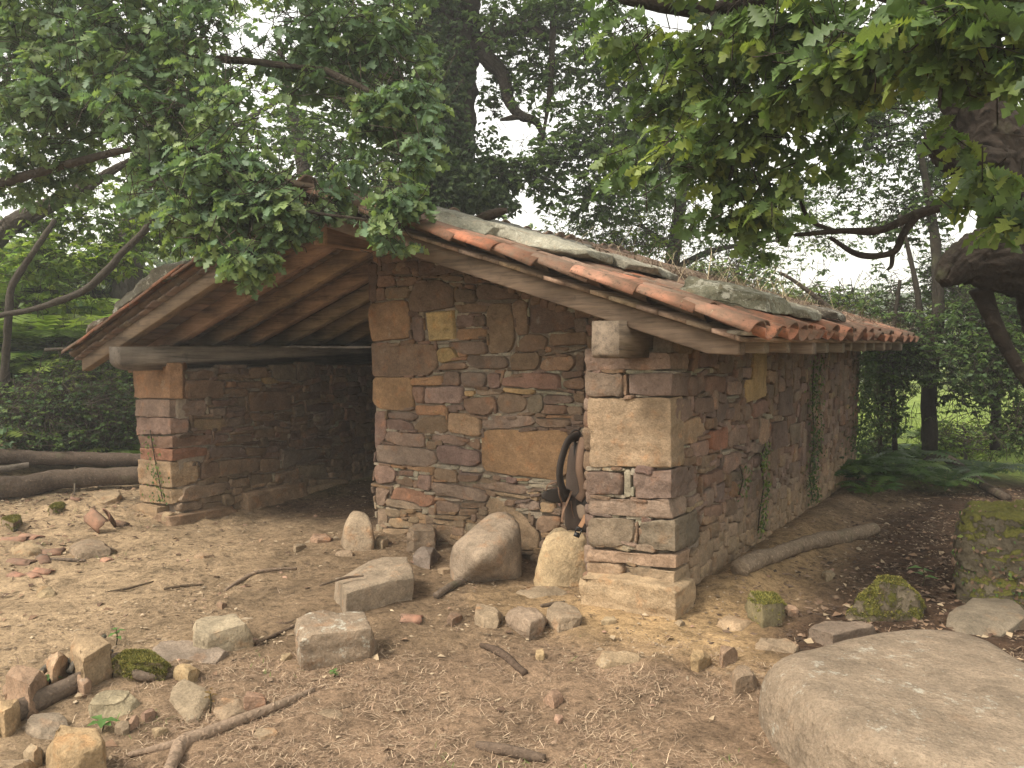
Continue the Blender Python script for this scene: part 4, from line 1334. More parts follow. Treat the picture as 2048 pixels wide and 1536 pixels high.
random.seed(12)
G1 = 'loose stones in the yard'
GREYB = (0.255, 0.205, 0.150)
rockpx('stone_block', [(670,1152,.15),(766,1120,.15),(813,1122,.15),(827,1153,.15),(775,1172,.14),(692,1194,.13)], [(672,1192),(697,1215),(763,1221),(827,1204)], (0.255, 0.195, 0.135),
       'grey-brown squared block with flat top lying before the middle wall', p=60, noise=0.011, spread=1.0, cat='stone block', cuts=2)
rockpx('stone_block', [(588,1236,.17),(645,1219,.17),(725,1215,.17),(738,1240,.17),(742,1258,.165),(600,1272,.165)], [(622,1333),(692,1319),(756,1290)], (0.235, 0.175, 0.120),
       'flat-topped grey block with lichen specks and a stick on it', M_LICHEN, p=55, noise=0.012, spread=0.98, cat='stone block', cuts=2)
rockpx('stone_block', [(390,1232,.13),(412,1219,.14),(463,1219,.14),(492,1247,.13),(416,1267,.11),(387,1262,.11)], [(385,1293),(431,1301),(513,1290)], (0.28, 0.225, 0.15),
       'tan angular block with broken front, standing alone on bare soil', p=55, noise=0.012, cat='stone block', cuts=4)
rockpx('boulder', [(955,1045,.36),(985,1020,.42),(1005,1017,.42),(1035,1030,.40),(1042,1055,.34),(905,1085,.26)], [(897,1125),(935,1150),(975,1153),(1020,1132),(1042,1112),(970,1110,.25)], (0.27, 0.205, 0.145),
       'large rounded boulder with rusty side against the middle wall', p=26, noise=0.014, freq=4, cat='boulder')
rockpx('boulder', [(1095,1062,.36),(1120,1055,.37),(1165,1058,.36),(1180,1075,.33),(1082,1082,.30)], [(1061,1165),(1120,1176),(1178,1162),(1070,1120,.16)], (0.36, 0.265, 0.155),
       'smooth sandy boulder beside the pier under the backpack', p=15, noise=0.012, freq=4, cat='boulder')
rockpx('boulder', [(1090,1050,.30),(1150,1042,.31),(1172,1052,.30)], [(1088,1090),(1160,1085)], (0.33, 0.25, 0.155), 'low rounded stone hidden behind the sandy boulder by the pier', level=3, p=9, cat='boulder')
rockpx('standing_stone', [(705,1019,.29),(735,1025,.28),(690,1046,.21),(746,1052,.19)], [(680,1086),(700,1097),(735,1099),(752,1089)], (0.285, 0.215, 0.145),
       'upright pointed stone at the mouth of the open bay', p=20, noise=0.014, freq=6, spread=1.0)
rockpx('boulder', [(1735,1246,.28),(1860,1240,.28),(1955,1254,.28),(2085,1320,.30),(2240,1430,.30),(1575,1292,.29),(1508,1338,.20),(1650,1400,.31),(1622,1480,.20),(1760,1480,.31),(1960,1540,.30),(2230,1600,.28)],
       [(1496,1400,.06),(1512,1458),(1655,1545),(1800,1650),(2230,1700)], (0.225, 0.170, 0.118), 'huge smooth brown boulder with white lichen at the corner', M_BOULDER, level=5, p=14, noise=0.022, freq=3.0, cat='boulder', sink=0.1, spread=1.0)

def gs(u0, v0, u1, v1, h, tint, label, mat=None, level=4, p=44, noise=0.013, name='stone', cat='stone', group=G1):
    rnd = random.Random(int(u0 * 3 + v1 * 5))
    w, H = u1 - u0, v1 - v0
    j = lambda a: rnd.uniform(-a, a)
    base = [(u0 + .06 * w, v1 - (.3 + j(.1)) * H), (u0 + (.3 + j(.12)) * w, v1), (u0 + (.75 + j(.12)) * w, v1 - abs(j(.15)) * H), (u1, v1 - (.35 + j(.12)) * H)]
    top = [(u0 + (.06 + abs(j(.08))) * w, v0 + (.4 + j(.15)) * H, h * (.8 + j(.2))), (u0 + (.3 + j(.15)) * w, v0 + abs(j(.1)) * H, h), (u0 + (.75 + j(.12)) * w, v0 + abs(j(.18)) * H, h * (.95 + j(.12))),
           (u1 - (.04 + abs(j(.1))) * w, v0 + (.4 + j(.15)) * H, h * (.75 + j(.2))), (u0 + (.4 + j(.2)) * w, v0 + (.62 + j(.1)) * H, h * (.85 + j(.1)))]
    return rockpx(name, top, base, jit(tint, 0.08), label, mat, level, p, noise, 11.0, 0.05, 1.0, cat, group, 7)
TANC, GRY, PNK, YEL = (0.37, 0.275, 0.168), (0.31, 0.235, 0.152), (0.34, 0.225, 0.148), (0.42, 0.305, 0.165)
STONES = [
 (15,1083,85,1111,.05,TANC,'long flat stone under an orange tile piece',None), (130,1067,234,1104,.07,GRY,'broad flat grey-brown stone beside the tile shards',None),
 (180,991,247,1021,.05,TANC,'pale slab lying near the foot of the far pier',None), (0,1026,46,1052,.09,GRY,'small mossy stone at the left edge by the grass',M_MOSS2),
 (94,1009,136,1033,.06,GRY,'grey stone with a mossy corner among leaf litter',M_MOSS2), (70,1170,116,1194,.03,TANC,'flat stone half sunk in the bare earth at left',None),
 (133,1262,227,1350,.20,TANC,'tilted upright slab in the row of edging stones',None), (84,1296,139,1352,.15,TANC,'rounded tan edging stone left of the upright slab',None),
 (0,1325,100,1394,.15,PNK,'wide pinkish edging stone at the left edge',None), (212,1295,342,1352,.12,(0.24,0.19,0.10),'edging stone thickly covered with yellow-green moss',M_MOSS),
 (340,1325,404,1359,.08,YEL,'small tan stone beside the moss-covered one',None), (332,1356,426,1442,.05,GRY,'broad flat slab sunk in dry grass behind the forked stick',None),
 (422,1391,506,1442,.04,GRY,'low flat slab touching the forked stick',None), (484,1377,534,1410,.08,PNK,'small pinkish block near the end of the forked stick',None),
 (172,1375,289,1440,.06,(0.34,0.28,0.18),'pale greenish slab under the thick branch',None), (82,1429,217,1545,.22,YEL,'large square tan block at the bottom left',None),
 (-10,1496,72,1560,.16,TANC,'tan block cut by the bottom left corner',None), (-8,1392,45,1440,.12,YEL,'rounded yellowish stone above the thick branch at left',None),
 (38,1408,142,1476,.05,(0.29,0.23,0.16),'grey slab under the thick branch at left',None), (252,1427,283,1458,.05,PNK,'small pink stone in leaf litter',None),
 (279,1418,314,1437,.04,PNK,'small flat pink stone next to the pale slab',None), (286,1280,460,1328,.025,(0.27,0.22,0.165),'flat slab nearly buried below the tan angular block',None),
 (385,1104,432,1117,.03,TANC,'thin flat stone lying on the bare floor',None), (618,1066,666,1084,.05,PNK,'small stone on the floor of the open bay',None),
 (584,1085,615,1098,.04,GRY,'tiny stone on the floor beside the bay opening',None), (750,1068,778,1094,.08,TANC,'small pale stone next to the upright pointed stone',None),
 (668,1097,709,1115,.04,GRY,'flat little stone before the upright pointed stone',None), (809,1040,873,1093,.18,GRY,'rounded grey stone leaning on the middle wall',None),
 (821,1089,883,1123,.10,(0.21,0.165,0.125),'dark wedge stone below the rounded grey one',None), (872,1133,906,1146,.03,TANC,'thin pale chip before the large rounded boulder',None),
 (945,1202,1007,1262,.06,GRY,'rough flaking flat stone in the row before the pier',None), (1004,1209,1096,1266,.10,(0.29,0.225,0.15),'smooth grey-green stone in the row before the pier',None),
 (1088,1209,1169,1269,.07,GRY,'flat triangular stone nearest the pier foot',None), (1013,1169,1146,1199,.03,GRY,'flat root-covered slab before the sandy boulder',None),
 (1068,1295,1091,1321,.04,YEL,'small square tan stone on the dry grass',None), (1082,1373,1131,1403,.06,PNK,'smooth oval cobble on the dry grass',None),
 (1106,1425,1127,1445,.03,PNK,'pebble just below the oval cobble',None), (1182,1303,1291,1339,.04,TANC,'long flat stone half buried in dry grass',None),
 (1377,1300,1423,1342,.07,YEL,'angular pale stone of the pair before the side wall',None), (1434,1293,1480,1335,.08,PNK,'rounded pale stone of the pair before the side wall',None),
 (1454,1332,1517,1374,.09,GRY,'brown stone touching the huge boulder',None), (1505,1275,1600,1312,.05,GRY,'flat brown stone behind the huge boulder',None),
 (1430,1237,1509,1272,.03,TANC,'pale flat stone by the pier corner',None), (1484,1187,1573,1248,.16,(0.24,0.2,0.11),'mossy rounded stone at the end of the pole',M_MOSS2),
 (1600,1240,1760,1290,.10,(0.2,0.155,0.11),'low brown rock tucked behind the huge boulder',None),
 (1875,1192,2070,1274,.07,(0.22,0.175,0.125),'long thin grey slab at the right edge',None),
 (1640,1140,1672,1160,.04,GRY,'small grey stone in dark soil beside the pole',None), (1900,1110,1945,1135,.05,PNK,'small reddish stone before the mossy stump',None),
 (60,1340,88,1372,.08,TANC,'small tan stone wedged between two edging stones',None), (226,1440,262,1470,.05,GRY,'small stone beside the large tan block',None), (150,1352,186,1378,.07,PNK,'pink stone under the thin crossing sticks',None),
 (300,1448,340,1470,.03,TANC,'thin flat chip in the leaf litter near the forked stick',None), (45,1478,86,1512,.08,GRY,'grey stone between the two bottom left blocks',None), (560,1300,586,1318,.03,TANC,'pale leaf-shaped chip left of the flat-topped block',None),
 (500,1455,560,1482,.02,GRY,'flush flat stone in dry grass below the forked stick',None), (628,1416,690,1442,.015,GRY,'barely visible buried slab in the dry grass',None), (1200,1238,1236,1256,.03,TANC,'small pale stone in sand before the pier',None),
 (1345,1245,1372,1260,.03,GRY,'dark pebble in sand under the pier corner',None), (430,1205,455,1216,.03,PNK,'little pink stone on bare soil behind the tan angular block',None), (1560,1215,1600,1238,.05,PNK,'small reddish stone beside the mossy rounded one',None),
 (891,1221,929,1245,.05,(0.22,0.15,0.1),'knobby brown root end sticking from the soil',None),
]
for (a, b, c, d, h, t, lab, m) in STONES:
    big = (c - a) > 80
    gs(a, b, c, d, h, tuple(x * k for x, k in zip(t, (0.80, 0.78, 0.78))), lab, m, 4, 20 if 'rounded' in lab or 'smooth' in lab or 'cobble' in lab else 44)

rockpx('stone', [(1765,1146,.30),(1795,1154,.27),(1838,1195,.15),(1712,1205,.11)], [(1690,1238),(1740,1250),(1822,1242),(1852,1215)], (0.17, 0.135, 0.09),
       'pointed moss-covered rock behind the huge boulder', M_MOSS, p=44, group=G1, cuts=4)
def moss_on(o, n, seed):
    r = np.random.default_rng(seed)
    V = np.array([v.co[:] for v in o.data.vertices]); Nv = np.array([v.normal[:] for v in o.data.vertices])
    F = np.array([p.vertices[:] for p in o.data.polygons])
    fn = unit_(np.cross(V[F[:, 1]] - V[F[:, 0]], V[F[:, 2]] - V[F[:, 0]])); ar = np.linalg.norm(np.cross(V[F[:, 1]] - V[F[:, 0]], V[F[:, 2]] - V[F[:, 0]]), axis=1)
    w = ar * smooth(0.15, 0.6, fn[:, 2] + 0.5 * fbm(V[F].mean(1) * 9, seed, 3))
    k = r.choice(len(F), n, p=w / w.sum())
    a, b = r.random((n, 1)), r.random((n, 1)); f = (a + b) > 1; a, b = np.where(f, 1 - a, a), np.where(f, 1 - b, b)
    p = V[F[k, 0]] + a * (V[F[k, 1]] - V[F[k, 0]]) + b * (V[F[k, 2]] - V[F[k, 0]])
    up = unit_(fn[k] + r.normal(size=(n, 3)) * 0.45); sd = unit_(np.cross(up, r.normal(size=(n, 3))))
    h = (0.011 + 0.010 * np.clip(fbm(p * 16, seed + 2, 2), -.6, 1))[:, None] * r.uniform(.6, 1.3, (n, 1))
    T = np.stack([p - sd * 0.0035, p + sd * 0.0035, p + up * h], 1)
    c = np.asarray([(0.13, 0.125, 0.028), (0.19, 0.17, 0.04), (0.085, 0.09, 0.022), (0.24, 0.20, 0.055)])[r.integers(0, 4, n)]
    base = WORLD[o.name]
    ob('moss', mesh_np('moss', T.reshape(-1, 3), np.arange(3 * n), np.full(n, 3), np.repeat(np.concatenate([c, np.full((n, 1), .5)], 1), 3, 0), False), M_DRY, o, base, kind='stuff')
for _o in [q for q in bpy.data.objects if q.type == 'MESH' and q.parent is None and q.data.materials and q.data.materials[0] == M_MOSS]:
    moss_on(_o, 9000, 5)
for _o in [q for q in bpy.data.objects if q.type == 'MESH' and q.parent is None and q.data.materials and q.data.materials[0] == M_MOSS2]:
    moss_on(_o, 2500, 6)

# broken tiles in the yard
def shard(u, v, ang, size, tilt, label, roll=0.0):
    c = gz(u, v)
    L, r = size
    n = 6; V = []
    for x in (-L / 2, -L / 6, L / 6, L / 2):
        for rr in (r, r - 0.013):
            for k in range(n + 1):
                a = math.pi * (0.1 + 0.8 * k / n)
                e = 0.05 * L * math.sin(k * 2.1 + u) * (1 if abs(x) > L / 3 else 0)
                V.append((x + e, -rr * math.cos(a), rr * math.sin(a) * 0.7))
    V = np.array(V); m = n + 1; F = []
    for s in range(3):
        for k in range(n):
            b = s * 2 * m
            F.append([b + k, b + k + 1, b + 2 * m + k + 1, b + 2 * m + k])
            F.append([b + m + k, b + 3 * m + k, b + 3 * m + k + 1, b + m + k + 1])
    for k in range(n):
        F.append([k, m + k, m + k + 1, k + 1]); b = 6 * m
        F.append([b + k, b + k + 1, b + m + k + 1, b + m + k])
    for s in range(3):
        b = s * 2 * m
        F.append([b, b + 2 * m, b + 3 * m, b + m]); F.append([b + n, b + m + n, b + 3 * m + n, b + 2 * m + n])
    R = np.array((Matrix.Rotation(ang, 3, 'Z') @ Matrix.Rotation(tilt, 3, 'Y') @ Matrix.Rotation(roll, 3, 'X')))
    V = V @ R.T
    V[:, 2] -= V[:, 2].min() + 0.01
    ob('tile_shard', mesh_f('tile_shard', V, F, np.array([*jit((0.36, 0.175, 0.105), 0.12), random.random()])), M_TILE, None, c, label=label, cat='tile shard', group='broken roof tiles in the yard')
for a in [
 (98,1100,0.9,(0.20,0.075),0.0,'orange half-round tile piece on the long flat stone'), (195,1055,0.2,(0.2,0.075),0.5,'tile piece propped up in the leaf litter, the lower one',1.2),
 (214,1048,-0.8,(0.2,0.07),-0.6,'tile piece propped up in the leaf litter, the taller one',-1.0), (240,1040,0.5,(0.12,0.06),0.2,'small tile piece close to the far pier'),
 (150,1018,1.0,(0.09,0.05),0.3,'tiny orange tile piece near the pale slab'), (45,1122,0.3,(0.22,0.06),0.0,'flat orange tile piece in front of the long flat stone'),
 (88,1120,-0.3,(0.2,0.05),0.1,'orange tile splinter beside a short stick'), (30,1076,0.7,(0.2,0.07),0.0,'tile piece in grass at the left edge'),
 (62,1071,0.2,(0.2,0.075),0.0,'pale half-round tile piece behind the long flat stone'), (35,1148,0.1,(0.12,0.05),0.1,'small pink tile piece on bare ground at left'),
 (66,1147,-0.2,(0.16,0.05),0.0,'cream and orange tile splinter on bare ground'), (86,1139,0.6,(0.12,0.05),0.15,'last orange tile splinter before the bare soil'),
 (822,1240,0.6,(0.12,0.06),0.1,'pink tile piece in front of the squared block'), (215,1112,0.0,(0.07,0.05),0.1,'tiny tile chip on the bare soil by the flat stone'),
]:
    shard(*a)

# ------------------------------------------------------------------ sticks, logs, stump
def stickpx(name, pts, label, tint=(0.20, 0.135, 0.09), cat='stick', mat=None, seg=8, rough=0.18, branches=(), n=None, group='sticks on the ground'):
    """pts: (u, v, radius m[, extra height])"""
    P, R = [], []
    for q in pts:
        g = gz(q[0], q[1]); P.append(g + [0, 0, q[2] * 0.7 + (q[3] if len(q) > 3 else 0)]); R.append(q[2])
    s = nseed()
    V, F = tube_vf(P, R, seg, n or max(8, len(P) * 6), rough, s, 14.0)
    o = np.array(P[0])
    root = ob(name, mesh_f(name, V - o, F, np.array([*tint, (s * .31) % 1])), mat or M_BARKF, None, o, label=label, cat=cat, group=group)
    for b in branches:
        Pb = []; Rb = []
        for q in b:
            g = gz(q[0], q[1]); Pb.append(g + [0, 0, q[2] * 0.7 + (q[3] if len(q) > 3 else 0)]); Rb.append(q[2])
        V, F = tube_vf(Pb, Rb, seg, len(Pb) * 6, rough, s + 1, 14.0)
        ob('fork', mesh_f('fork', V - o, F, np.array([*tint, (s * .41) % 1])), mat or M_BARKF, root, o)
    return root
BARE, BRK = (0.46, 0.33, 0.23), (0.25, 0.185, 0.135)
stickpx('forked_stick', [(628,1380,.012),(560,1415,.02),(480,1447,.024),(416,1473,.027),(366,1492,.030),(345,1530,.026),(325,1575,.022)], 'long bare forked stick in the dry grass', BARE, branches=[[(372,1490,.024),(320,1497,.019),(256,1506,.010)]])
stickpx('thick_branch', [(-40,1475,.050),(0,1454,.050),(65,1420,.048),(133,1389,.044),(190,1365,.038,.01),(237,1347,.038,.03),(282,1368,.026,.01),(351,1358,.012)], 'thick bark-covered branch across the bottom left stones', BRK, cat='branch', rough=0.22)
stickpx('stick', [(60,1385,.016,.03),(103,1358,.018,.05),(160,1350,.016,.06),(226,1330,.010,.05)], 'thin grey stick lying above the thick branch', (0.21, 0.18, 0.14))
stickpx('stick', [(139,1372,.014,.05),(168,1347,.014,.10),(212,1326,.010,.12)], 'short crooked grey stick crossing the thin one', (0.22, 0.19, 0.15))
stickpx('stick', [(450,1182,.010),(480,1164,.014),(515,1150,.015),(560,1141,.013),(593,1136,.008)], 'pale crooked stick on bare soil near the bay', BARE)
stickpx('stick', [(210,1184,.006),(255,1176,.009),(307,1163,.005)], 'thin straight stick on bare soil at left', (0.2, 0.14, 0.09))
stickpx('stick', [(328,1182,.008),(365,1176,.010),(402,1171,.006)], 'short stick in line behind the thin straight one', (0.2, 0.14, 0.09))
stickpx('stick', [(100,1116,.010),(140,1117,.014),(172,1116,.010)], 'short stick beside the orange tile splinter', BRK)
stickpx('stick', [(511,1288,.008),(548,1270,.010),(590,1252,.009)], 'stick leaning against the flat-topped block', (0.22, 0.15, 0.1))
stickpx('stick', [(540,1246,.008),(570,1247,.010),(588,1243,.008)], 'tiny twig behind the flat-topped block', (0.22, 0.15, 0.1))
stickpx('stick', [(640,1228,.006,.165),(690,1217,.009,.17),(728,1214,.005,.17)], 'dry twig resting on top of the flat-topped block', (0.19, 0.13, 0.09))
stickpx('stick', [(872,1196,.024),(905,1178,.028),(938,1163,.024),(960,1156,.010)], 'short thick stick with broken end before the large boulder', BRK)
stickpx('stick', [(962,1293,.014),(985,1303,.020),(1010,1321,.022),(1032,1338,.019),(1050,1350,.019)], 'sawn dark stick lying on the dry grass', (0.17, 0.115, 0.08))
stickpx('stick', [(954,1493,.016),(990,1502,.024),(1040,1512,.024),(1090,1521,.018)], 'short brown log piece at the bottom edge', (0.22, 0.155, 0.11))
stickpx('stick', [(1082,1216,.014),(1105,1212,.016),(1128,1207,.010)], 'half-buried root before the pier', (0.2, 0.145, 0.1))
# pole beside the wall: mossy at its far end
_pole = stickpx('wooden_pole', [(1478,1180,.058),(1512,1160,.064),(1545,1145,.056),(1613,1114,.058),(1680,1090,.060),(1748,1068,.054)], 'long stripped pole with mossy end beside the side wall', (0.42, 0.31, 0.21), cat='pole', seg=18, rough=0.30, n=80)
stickpx('branch', [(1838,944,.05,.05),(1880,938,.06,.16),(1925,962,.055,.10),(1965,985,.05,.05),(2015,1003,.045)], 'dead branch on the ground before the dark undergrowth', (0.15, 0.11, 0.08), cat='branch')
# logs left of the hut
LOGG = 'logs lying beside the hut'
def logpx(pts, label, tint, seed):
    P = [gz(q[0], q[1]) + [0, 0, q[3]] for q in pts]; R = [q[2] for q in pts]
    V, F = tube_vf(P, R, 20, 70, 0.26, seed, 7.0)
    o = np.array(P[0])
    ob('log', mesh_f('log', V - o, F, np.array([*tint, (seed * .31) % 1])), M_BARKF, None, o, label=label, cat='log', group=LOGG)
logpx([(-260,1010,.14,.11),(-60,1000,.13,.11),(40,993,.125,.11),(110,985,.11,.13),(200,979,.10,.14),(300,974,.095,.13)], 'front bark-covered log lying left of the hut', (0.20, 0.145, 0.105), 61)
logpx([(-260,992,.075,.29),(-40,985,.08,.29),(100,976,.08,.30),(300,968,.075,.28)], 'rear log of the pair left of the hut', (0.18, 0.13, 0.097), 62)
logpx([(-200,1000,.04,.25),(-20,992,.04,.26),(60,985,.035,.27)], 'split rail wedged between the two logs', (0.26, 0.21, 0.165), 63)
stickpx('stick', [(50,965,.014,.40),(80,957,.016,.44),(150,951,.012,.46)], 'thin bare stick lying on the logs', (0.3, 0.23, 0.17))
stickpx('stick', [(149,951,.010,.45),(151,970,.010,.25),(149,992,.008,.02)], 'thin broken stick hanging down from the logs', (0.32, 0.25, 0.18))

# mossy stump at the right edge
def stump():
    c = on_z(1985, 1195, 0)
    P = [on_z(1905, 1190, 0), on_z(1960, 1215, 0), on_z(2080, 1235, 0), on_z(2190, 1200, 0), on_z(2190, 1120, 0), on_z(1930, 1120, 0)]
    T = [on_z(1912, 1035, .50), on_z(1965, 1020, .55), on_z(2090, 1035, .55), on_z(2185, 1050, .52), on_z(2180, 990, .52), on_z(1950, 1000, .54)]
    B = [q - [0, 0, .1] for q in P]
    V, F = rock_vf(np.array(P + T + B), 6, 16, 0.07, 5, 6.0)
    V += 0.018 * np.stack([vnoise(V * 40, 1), vnoise(V * 40, 2), vnoise(V * 40, 3)], -1)
    o = np.array([V[:, 0].mean(), V[:, 1].mean(), 0.0])
    ob('tree_stump', mesh_f('tree_stump', V - o, F, np.array([0.105, 0.085, 0.055, .3])), M_MOSS2, None, o, label='big crumbling stump with moss and creepers at the right edge', cat='stump')
    r = np.random.default_rng(8); np.random.seed(8)
    k = r.integers(0, len(V), 900); k = k[(V[k, 2] > 0.05)]
    n = len(k); nn = unit_(V[k] - V.mean(0))
    return V[k] + nn * 0.01, nn, o
_stump = stump()

# ------------------------------------------------------------------ backpack in the corner
def backpack():
    d0 = 5.36
    base = at(1150, 1065, d0)
    B = empty('backpack', base, 'brown hiking backpack with straps standing in the wall corner', 'backpack')
    DK, MD, TN = (0.032, 0.024, 0.019), (0.058, 0.040, 0.030), (0.17, 0.10, 0.062)
    def hull(name, pts, tint, p=10, lvl=4, noise=0.006, mat=None, par=B):
        V, F = rock_vf(np.array([at(*q) for q in pts]), lvl, p, noise, nseed(), 12)
        o = V.mean(0)
        return ob(name, mesh_f(name, V - o, F, np.array([*tint, random.random()])), mat or M_FABRIC, par, o)
    def strap(name, pts, r, tint, flat=(1.0, 0.35), par=B):
        V, F = tube_vf([at(*q) for q in pts], [r] * len(pts), 8, len(pts) * 6, 0, 0, flat=flat)
        o = V.mean(0)
        return ob(name, mesh_f(name, V - o, F, np.array([*tint, random.random()])), M_FABRIC, par, o)
    body = hull('body', [(1138,884,5.44),(1195,872,5.42),(1200,1064,5.36),(1130,1058,5.42),(1128,965,5.46),(1142,900,5.60),(1200,890,5.62),(1200,1060,5.6),(1130,1055,5.6)], MD, 9)
    hull('side_pocket', [(1150,985,5.40),(1178,980,5.36),(1180,1050,5.36),(1152,1052,5.42),(1150,985,5.5),(1178,1050,5.5)], DK, 8, 3)
    hull('top_lid', [(1140,868,5.5),(1190,864,5.46),(1192,892,5.44),(1144,890,5.48),(1140,868,5.62),(1190,892,5.62)], (0.125, 0.09, 0.065), 8, 3)
    strap('shoulder_strap', [(1158,872,5.44),(1138,880,5.36),(1124,915,5.30),(1119,948,5.29),(1124,975,5.32),(1134,992,5.36)], 0.032, DK, (0.5, 1.0))
    strap('shoulder_strap', [(1166,876,5.42),(1161,905,5.36),(1159,940,5.34),(1164,965,5.35),(1166,985,5.37),(1157,1000,5.38)], 0.028, (0.15, 0.092, 0.06), (1.0, 0.45))
    strap('frame_stay', [(1150,880,5.44),(1149,920,5.44),(1148,975,5.44)], 0.012, (0.02, 0.018, 0.016), (1, 0.6))
    hull('back_panel', [(1146,890,5.45),(1158,888,5.44),(1160,985,5.42),(1144,985,5.44),(1146,890,5.47),(1160,985,5.46)], (0.08, 0.055, 0.042), 10, 3)
    belt = hull('hip_belt', [(1080,992,5.30),(1090,980,5.30),(1120,974,5.32),(1140,976,5.38),(1142,1004,5.38),(1112,1008,5.33),(1084,1002,5.30),(1090,985,5.36),(1138,990,5.44)], DK, 10, 4, 0.005)
    strap('belt_band', [(1117,974,5.30),(1119,990,5.29),(1124,1004,5.31)], 0.011, TN, (1.0, 0.3), belt)
    strap('belt_cord', [(1092,981,5.30),(1096,970,5.29),(1110,965,5.30),(1124,966,5.33)], 0.005, TN, None, belt)
    strap('loop', [(1081,995,5.29),(1079,1008,5.29),(1081,1018,5.29)], 0.007, MD, (1, .4), belt)
    strap('webbing', [(1143,982,5.36),(1134,1005,5.33),(1126,1024,5.32),(1124,1045,5.33)], 0.010, TN, (1.0, 0.25))
    strap('webbing', [(1142,1002,5.38),(1144,1020,5.37),(1148,1036,5.38)], 0.006, TN, (1.0, 0.3))
    hull('lumbar_pad', [(1152,1010,5.36),(1166,1006,5.33),(1174,1022,5.31),(1170,1040,5.31),(1158,1040,5.33),(1154,1020,5.42),(1172,1035,5.42)], (0.16, 0.115, 0.08), 6, 3)
    sb = strap('belt_strap', [(1172,1030,5.29),(1167,1042,5.27),(1160,1054,5.26)], 0.020, (0.235, 0.125, 0.065), (1.0, 0.12))
    # buckle: a frame with a prong plate
    c = at(1156, 1064, 5.25)
    acc = Acc()
    ax, ay = _R * 0.93 + _U * -0.36, _U * 0.93 + _R * 0.36
    def bar(x0, x1, y0, y1, t=0.006):
        q = []
        for k in (-t, t):
            for (x, y) in ((x0, y0), (x1, y0), (x1, y1), (x0, y1)):
                q.append(ax * x + ay * y - _F * k)
        acc.add(np.array(q), [[0, 1, 2, 3], [7, 6, 5, 4], [0, 4, 5, 1], [1, 5, 6, 2], [2, 6, 7, 3], [3, 7, 4, 0]], (0.012, 0.012, 0.012))
    bar(-.021, .021, .024, .031); bar(-.021, -.015, -.006, .024); bar(.015, .021, -.006, .024); bar(-.021, .021, -.010, -.004); bar(-.019, .019, -.034, -.0105, .008)
    ob('buckle', acc.mesh('buckle', False), M_PLASTIC, B, c)
    strap('haul_loop', [(1140,872,5.46),(1146,862,5.46),(1156,861,5.46),(1162,870,5.46)], 0.007, DK, None)
backpack()

# ------------------------------------------------------------------ leaves and trees
def tmpl_oak():
    st = [(0.0, .012), (.12, .03), (.19, .15), (.27, .055), (.37, .24), (.46, .075), (.57, .30), (.67, .09), (.78, .25), (.88, .13), (1.0, .05)]
    V = []
    for s, w in st:
        z = -0.16 * s * s
        V += [(-w, s, z + 0.28 * w - 0.5 * w * w), (0, s, z), (w, s, z + 0.28 * w - 0.5 * w * w)]
    F = []
    for i in range(len(st) - 1):
        a = 3 * i
        F += [[a, a + 1, a + 4, a + 3], [a + 1, a + 2, a + 5, a + 4]]
    return np.array(V), np.array(F)

def tmpl_simple(w=0.27):
    V = [(0, 0, 0), (-w, .42, .10), (0, .45, 0), (w, .42, .10), (0, 1.0, -.12)]
    F = [[0, 2, 1], [0, 3, 2], [1, 2, 4], [2, 3, 4]]
    return np.array(V), np.array(F)

OAK, OVAL, NARROW = tmpl_oak(), tmpl_simple(0.30), tmpl_simple(0.2)

def unit(v): return v / (np.linalg.norm(v, axis=-1, keepdims=True) + 1e-9)

def leaf_frames(D, Nn):
    D = unit(D)
    X = unit(np.cross(D, Nn)); Z = np.cross(X, D)
    return np.stack([X, D, Z], -1)          # columns

def leaf_mesh(name, C, D, Nn, size, tint, tmpl, origin):
    V, F = tmpl
    R = leaf_frames(D, Nn)
    W = np.einsum('nij,kj->nki', R, V) * size[:, None, None] + (C - origin)[:, None, :]
    n, k = len(C), len(V)
    L = (F[None] + (np.arange(n) * k)[:, None, None]).reshape(-1)
    S = np.full(n * len(F), F.shape[1])
    T = np.repeat(np.concatenate([tint, np.random.rand(n, 1)], 1), k, axis=0)
    return mesh_np(name, W.reshape(-1, 3), L, S, T, True)

def blob_points(blobs, dens, rng, gap=0.0, gfreq=1.6, seed=0, thick=0.9):
    """points inside ellipsoids (u, v, distance, half width px, half height px[, weight])"""
    out, cen = [], []
    for b in blobs:
        u, v, d, ru, rv = b[:5]
        w = b[5] if len(b) > 5 else 1.0
        c = at(u, v, d); rx, ry = ru * d / FPX, rv * d / FPX
        rz = max(0.3, thick * 0.5 * (rx + ry))
        n = int(dens * w * (ru * rv) / 1000.0)
        q = unit(rng.normal(size=(n, 3))) * (rng.random((n, 1)) ** 0.45)
        p = c + q[:, :1] * rx * _R + q[:, 1:2] * ry * _U + q[:, 2:] * rz * _F0
        out.append(p); cen.append(np.tile(c, (n, 1)))
    p, c = np.concatenate(out), np.concatenate(cen)
    if gap:
        k = vnoise(p * gfreq, seed) + 0.4 * vnoise(p * gfreq * 2.3, seed + 4) > -0.9 + gap * 1.2
        p, c = p[k], c[k]
    return p, c

